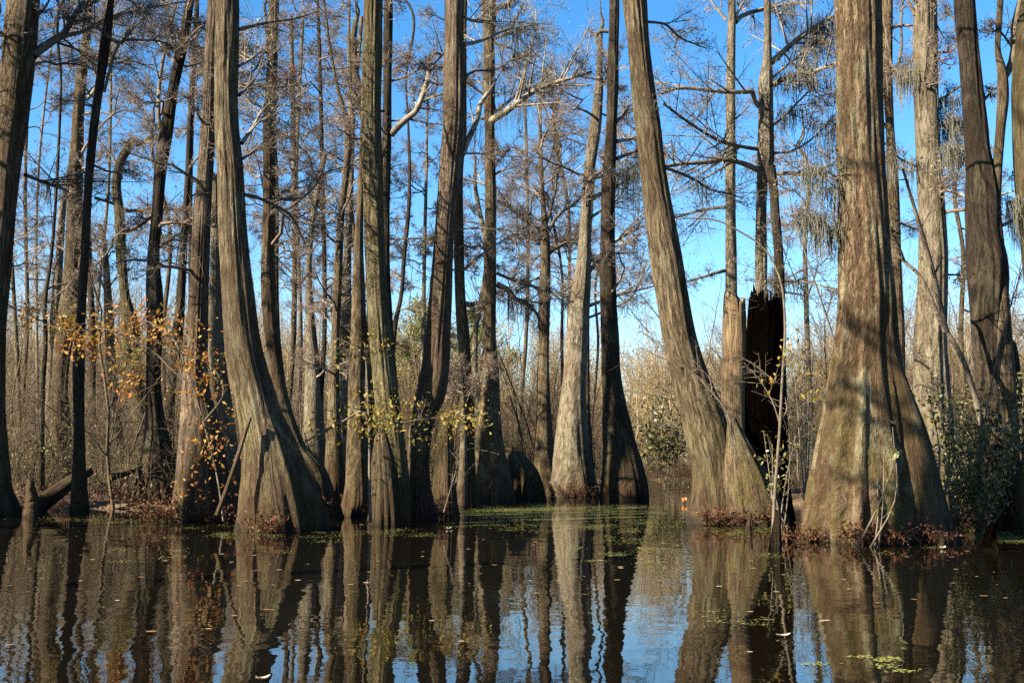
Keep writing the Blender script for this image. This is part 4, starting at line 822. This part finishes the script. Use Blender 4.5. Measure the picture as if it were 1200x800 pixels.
# ------------------------------------------------------------------ knees, logs, sticks, ferns
def knee(px, yb, yt, w, label, mat='dark'):
    D = depth(yb); pr = [(yb, px - w, px + w), (yb * .6 + yt * .4, px - w * .72, px + w * .7), (yb * .25 + yt * .75, px - w * .5, px + w * .45), (yt, px - w * .34, px + w * .3)]
    cen, rad = profile(pr, D, None, 0, False, .04); mb = MB(); seedc[0] += 1; cen = cen + np.cumsum(np.random.default_rng(seedc[0]).normal(0, .008, cen.shape), 0) * [1, 1, 0]; loft(mb, cen, rad, 26, seedc[0], .25, .5, 5, rough=.13, jag=.05)
    o = mb.build('cypress_knee', M[mat]); tag(o, label, 'cypress knee', 'cypress knees')
knee(1160, 644, 612, 11, 'black pointed knee standing in water under the dark bush at right', 'shade_black')
knee(907, 646, 596, 8, 'dark tall knee in the water left of the giant trunk foot')
knee(880, 622, 600, 6, 'small knee in the water at the root mound of the leaning tree', 'brown')
knee(395, 606, 574, 9, 'dark knee left of the golden-footed trunk')
knee(38, 606, 560, 11, 'pale weathered knee in front of the bank at far left', 'snag')
knee(648, 585, 566, 6, 'grey knee between the mound-like stump and the pale curved trunk', 'grey')
knee(1104, 640, 622, 5, 'small knee at the right toe of the giant trunk', 'brown')

def log(label, pts, D, w0, w1, mat='log', name='fallen_log', cat='fallen log', seg=22):
    P = catmull([at(x, y, D + dd) for x, y, dd in pts], 40); mp = mpp(pts[0][1], D)
    mb = MB(); seedc[0] += 1; loft(mb, P, np.linspace(w0, w1, 40) * .5 * mp, seg, seedc[0], .02, .5, 6, rough=.05)
    # close the near end as well
    v = mb.v[0]; k = np.arange(seg); mb.add(np.vstack([v[:seg], v[:seg].mean(0)]), t=np.stack([(k + 1) % seg, k, np.full(seg, seg)], -1))
    tag(mb.build(name, M[mat]), label, cat)
log('reddish-brown rotting log on the bank at far left', [(40, 596, 0), (62, 580, .3), (86, 563, .8), (104, 552, 1.4)], 28, 22, 14)
log('grey-topped log sloping up right on the left bank', [(128, 560, 0), (150, 552, .4), (176, 543, .8), (206, 534, 1.2)], 30, 10, 7)
log('split plank-like branch propped against the swollen grey trunk', [(254, 604, 0), (266, 572, .1), (280, 530, .25), (293, 489, .4)], 19.2, 6, 5, 'snag', 'leaning_branch', 'branch', 10)
log('reddish root stem running up the swollen grey foot', [(329, 612, 0), (324, 588, .1), (320, 560, .35), (317, 532, .6)], 18.4, 4, 2, 'pink', 'creeper_stem', 'stem', 8)
log('white stick floating by the left bank', [(140, 597, 0), (160, 594.5, 0), (184, 593, 0)], 27.5, 2.0, 1.4, 'snag', 'floating_stick', 'stick', 8)
log('dark branch lying low over the water at the right edge', [(1176, 642, 0), (1186, 634, 0), (1206, 628, .2)], 17.5, 3.5, 3, 'dark', 'drooping_branch', 'branch', 8)

def fern(px, yb, h, w, n, label, mat='rusty', D=None):
    D = D or depth(yb) - .15; x0 = at(px, yb, D)[0]
    for (cen, rad, dt, _) in TREES.values():                  # keep the clump in front of the swollen foot it grows by
        k = int(np.argmin(np.abs(cen[:, 2] - .1))); dx = x0 - cen[k, 0]; rr = rad[k] * 1.12
        if abs(dx) < rr and abs(cen[k, 1] - D) < rr + 1.2: D = min(D, cen[k, 1] - math.sqrt(rr * rr - dx * dx) - .08)
    f = at(px, yb, D); f[0] = x0; f[2] = max(0.02, float(ground_z(f[0], f[1]))); mp = mpp(yb, D)
    mb = MB(); k = 5
    A = f + np.stack([rng.normal(0, w * .35 * mp, n), rng.normal(0, .12, n), np.zeros(n)], 1)
    d = np.stack([rng.normal(0, .5, n), rng.normal(-.15, .4, n), np.full(n, 1.0)], 1); L = (h * mp * rng.uniform(.4, 1.1, n))[:, None]
    B = A + d * L * .6; C = A + d * L * np.array([1.5, 1.5, .75])
    P = quadpts(A, B, C, k); prisms(mb, P, np.tile(np.linspace(.006, .003, k), (n, 1)), 3)
    leafquads(mb, P[:, 1:].reshape(-1, 3), .035, n * 9, .05)
    tag(mb.build('fern_clump', M[mat], smooth=False), label, 'fern clump', 'rusty fern clumps at the waterline')
FE = [(998, 634, 26, 40, 70, 'rust-red clump at the left toe of the giant brown trunk'), (1026, 636, 34, 26, 60, 'rust-brown clump before the middle of the giant trunk foot'), (985, 560, 60, 12, 34, 'red stalky clump growing up the giant trunk foot'),
      (940, 634, 24, 24, 50, 'russet clump between the shade-black trunk and the giant one'), (858, 612, 26, 40, 80, 'wide russet clump under the root mound of the leaning tree'), (822, 610, 24, 18, 40, 'reddish clump at the foot of the leaning tree'),
      (222, 606, 40, 40, 120, 'tall rusty clump before the brown foot of the double trunk'), (258, 610, 26, 26, 60, 'rusty clump under the propped branch'), (335, 618, 34, 26, 70, 'red-brown clump on the swollen grey foot'),
      (396, 600, 30, 20, 50, 'russet clump beside the golden foot'), (456, 606, 24, 30, 60, 'rusty clump below the rounded grey stump'), (520, 606, 30, 22, 60, 'red-brown clump below the ragged grey stump'),
      (612, 582, 22, 40, 70, 'russet fringe under the mound-like stump'), (668, 580, 26, 44, 90, 'russet fringe round the pale curved trunk'), (560, 586, 18, 22, 44, 'russet clump at the straight brown trunk'),
      (20, 598, 40, 50, 120, 'rusty brush at the far left edge of the water'), (70, 597, 28, 40, 90, 'rusty clump by the reddish log'), (130, 594, 30, 44, 100, 'brown clump on the bank below the elbow-bent tree'), (180, 592, 34, 34, 90, 'brown clump on the bank left of the double trunk'),
      (1085, 634, 20, 30, 40, 'thin brown clump on the giant trunk buttress'), (1120, 626, 40, 30, 70, 'brown twiggy clump under the dark bush at right'), (1185, 606, 40, 40, 90, 'brown clump in the right corner behind the duckweed'), (790, 566, 26, 60, 120, 'reddish brush on the far bank of the channel')]
for a in FE: fern(a[0], a[1], a[2] * .9, a[3] * 1.1, int(a[4] * .55), a[5])

# ------------------------------------------------------------------ floating things
def lens(mb, c, r, zz, n, k=6):
    th = np.arange(k) / k * 6.283
    v = np.stack([c[:, 0:1] + r[:, None] * np.cos(th)[None] * rng.uniform(.6, 1.2, (n, k)), c[:, 1:2] + r[:, None] * np.sin(th)[None] * rng.uniform(.6, 1.2, (n, k)), np.repeat(zz[:, None], k, 1)], -1).reshape(-1, 3)
    i = np.arange(n * k).reshape(n, k)
    mb.add(v, q=np.concatenate([i[:, [0, 1, 2, 3]], i[:, [0, 3, 4, 5]]]))
mb = MB()
patches = [(640, 592, 60, 10, 7000), (600, 603, 50, 6, 4500), (690, 600, 50, 8, 5000), (580, 600, 70, 9, 4200), (730, 598, 40, 9, 2600), (660, 612, 90, 8, 2200), (330, 628, 160, 6, 900), (740, 612, 60, 12, 1300), (560, 612, 60, 6, 700), (1165, 620, 60, 9, 6500), (1180, 630, 40, 8, 3000), (860, 622, 50, 5, 900), (440, 622, 110, 5, 500), (200, 612, 160, 7, 1100), (60, 606, 60, 4, 500), (700, 640, 120, 18, 700), (930, 650, 140, 10, 300), (1010, 778, 50, 9, 260), (850, 725, 50, 8, 120), (180, 650, 160, 16, 260), (560, 585, 70, 5, 900), (630, 582, 60, 3, 900)]
for (px, py, sx, sy, n) in patches:
    nc = max(6, n // 60); gx = px + rng.normal(0, sx * .55, nc); gy = py + rng.normal(0, sy * .55, nc); k = rng.integers(0, nc, n)
    y = np.clip(gy[k] + rng.normal(0, 1.2, n), 575, 810); D = depth(y); x = gx[k] + rng.normal(0, 9, n); X = (x - 600) / F * D
    ok = bank(X, D) < .3
    c = np.stack([X, D], 1)[ok]; n2 = len(c); lens(mb, c, rng.uniform(.006, .015, n2) * (.7 + D[ok] / 40), rng.uniform(.003, .006, n2), n2)
tag(mb.build('duckweed', M['weed'], smooth=False), 'yellow-green duckweed in streaks on the dark water', 'duckweed', kind='stuff')
mb = MB(); n = 420
y = 585 + 215 * rng.beta(.8, 3.2, n); x = rng.uniform(-20, 1220, n); D = depth(y); X = (x - 600) / F * D; ok = bank(X, D) < .3
c = np.stack([X, D], 1)[ok]; lens(mb, c, rng.uniform(.012, .04, len(c)), rng.uniform(.006, .014, len(c)), len(c))
tag(mb.build('floating_leaves', M['float'], smooth=False), 'small brown fallen leaves scattered on the water', 'floating leaves', kind='stuff')
mb = MB(); X, Y = scatter(9000, 27.5, 86, -140, 1340); k = len(X); Zs = ground_z(X, Y)
leafquads(mb, np.stack([X, Y, np.maximum(Zs, 0) + .03], 1), .06, 16000, .06)
tag(mb.build('leaf_litter', M['litter'], smooth=False), 'brown leaf litter on the low banks', 'leaf litter', kind='stuff')

def one_leaf(px, py, L, w, ang, label, mat='paleleaf', curl=.02):
    D = depth(py); c = at(px, py, D); n = 9; t = np.linspace(0, 1, n); mb = MB()
    wd = w * np.sin(np.pi * np.clip(t * .94 + .04, 0, 1))**.8 * .5; rows = []
    for s in (-1, -.5, 0, .5, 1): rows.append(np.stack([(t - .5) * L, s * wd, .006 + curl * (abs(s)**1.5) + curl * 1.2 * (2 * t - 1)**2], 1))
    V = np.array(rows).transpose(1, 0, 2).reshape(-1, 3); ca, sa = math.cos(ang), math.sin(ang); V = np.stack([V[:, 0] * ca - V[:, 1] * sa, V[:, 0] * sa + V[:, 1] * ca, V[:, 2]], 1) + np.array([c[0], c[1], 0])
    i = np.arange(n * 5).reshape(n, 5); mb.add(V, np.stack([i[:-1, :-1], i[1:, :-1], i[1:, 1:], i[:-1, 1:]], -1).reshape(-1, 4))
    tag(mb.build('fallen_leaf', M[mat]), label, 'leaf')
one_leaf(918, 746, .11, .06, .2, 'single pale-backed leaf floating below the shade-black trunk reflection', curl=.01)
one_leaf(308, 797, .085, .05, .5, 'curled pale leaf at the lower edge of the picture', curl=.012)
one_leaf(802, 590, .22, .15, .9, 'pink and orange leaf caught at the foot of the leaning tree', 'pinkleaf', .1)
one_leaf(526, 620, .10, .08, .3, 'small cream leaf on the water below the ragged stump', curl=.02)
one_leaf(1105, 643, .10, .08, .3, 'small cream leaf on the water before the giant trunk', curl=.02)
# dark star-shaped leaf clump caught on the golden limb
c = at(605, 66, 33); mb = MB(); leafquads(mb, c[None], .16, 14, .05); tag(mb.build('hanging_leaf_clump', M['dark'], smooth=False), 'dark star-shaped dead leaf hanging over the golden limb', 'leaf')

# ------------------------------------------------------------------ sky, sun, camera
w = bpy.data.worlds.new('World'); S.world = w; w.use_nodes = True; nt = w.node_tree
sky = nt.nodes.new('ShaderNodeTexSky'); sky.sky_type = 'NISHITA'; sky.sun_disc = False
sky.sun_elevation = SUN_EL; sky.sun_rotation = math.atan2(SUN[0], SUN[1]); sky.altitude = 0; sky.air_density = 1.0; sky.dust_density = 0.25; sky.ozone_density = 2.2
bg = nt.nodes['Background']; hs = nt.nodes.new('ShaderNodeHueSaturation'); hs.inputs['Saturation'].default_value = 1.35; nt.links.new(sky.outputs[0], hs.inputs['Color'])
nt.links.new(hs.outputs[0], bg.inputs['Color']); bg.inputs['Strength'].default_value = 0.05
from mathutils import Vector
sl = bpy.data.lights.new('sun', 'SUN'); sl.energy = 5.0; sl.angle = R(0.5); sl.color = (1.0, 0.87, 0.66)
so = bpy.data.objects.new('sun', sl); so.rotation_euler = Vector(SUN.tolist()).to_track_quat('Z', 'Y').to_euler(); so.location = (-20, -20, 30); COL.objects.link(so)
cam = bpy.data.cameras.new('camera'); cam.sensor_width = 36; cam.lens = 36 * F / 1200; cam.clip_end = 5000; cam.clip_start = .05
co = bpy.data.objects.new('camera', cam); co.location = (0, 0, CAMH); co.rotation_euler = (math.pi / 2 + PITCH, 0, 0); COL.objects.link(co); S.camera = co
S.view_settings.view_transform = 'Standard'; S.view_settings.look = 'None'; S.view_settings.exposure = 2.5; S.view_settings.gamma = 1
S.cycles.max_bounces = 6; S.cycles.diffuse_bounces = 2; S.cycles.glossy_bounces = 3; S.cycles.transmission_bounces = 2; S.cycles.use_denoising = False
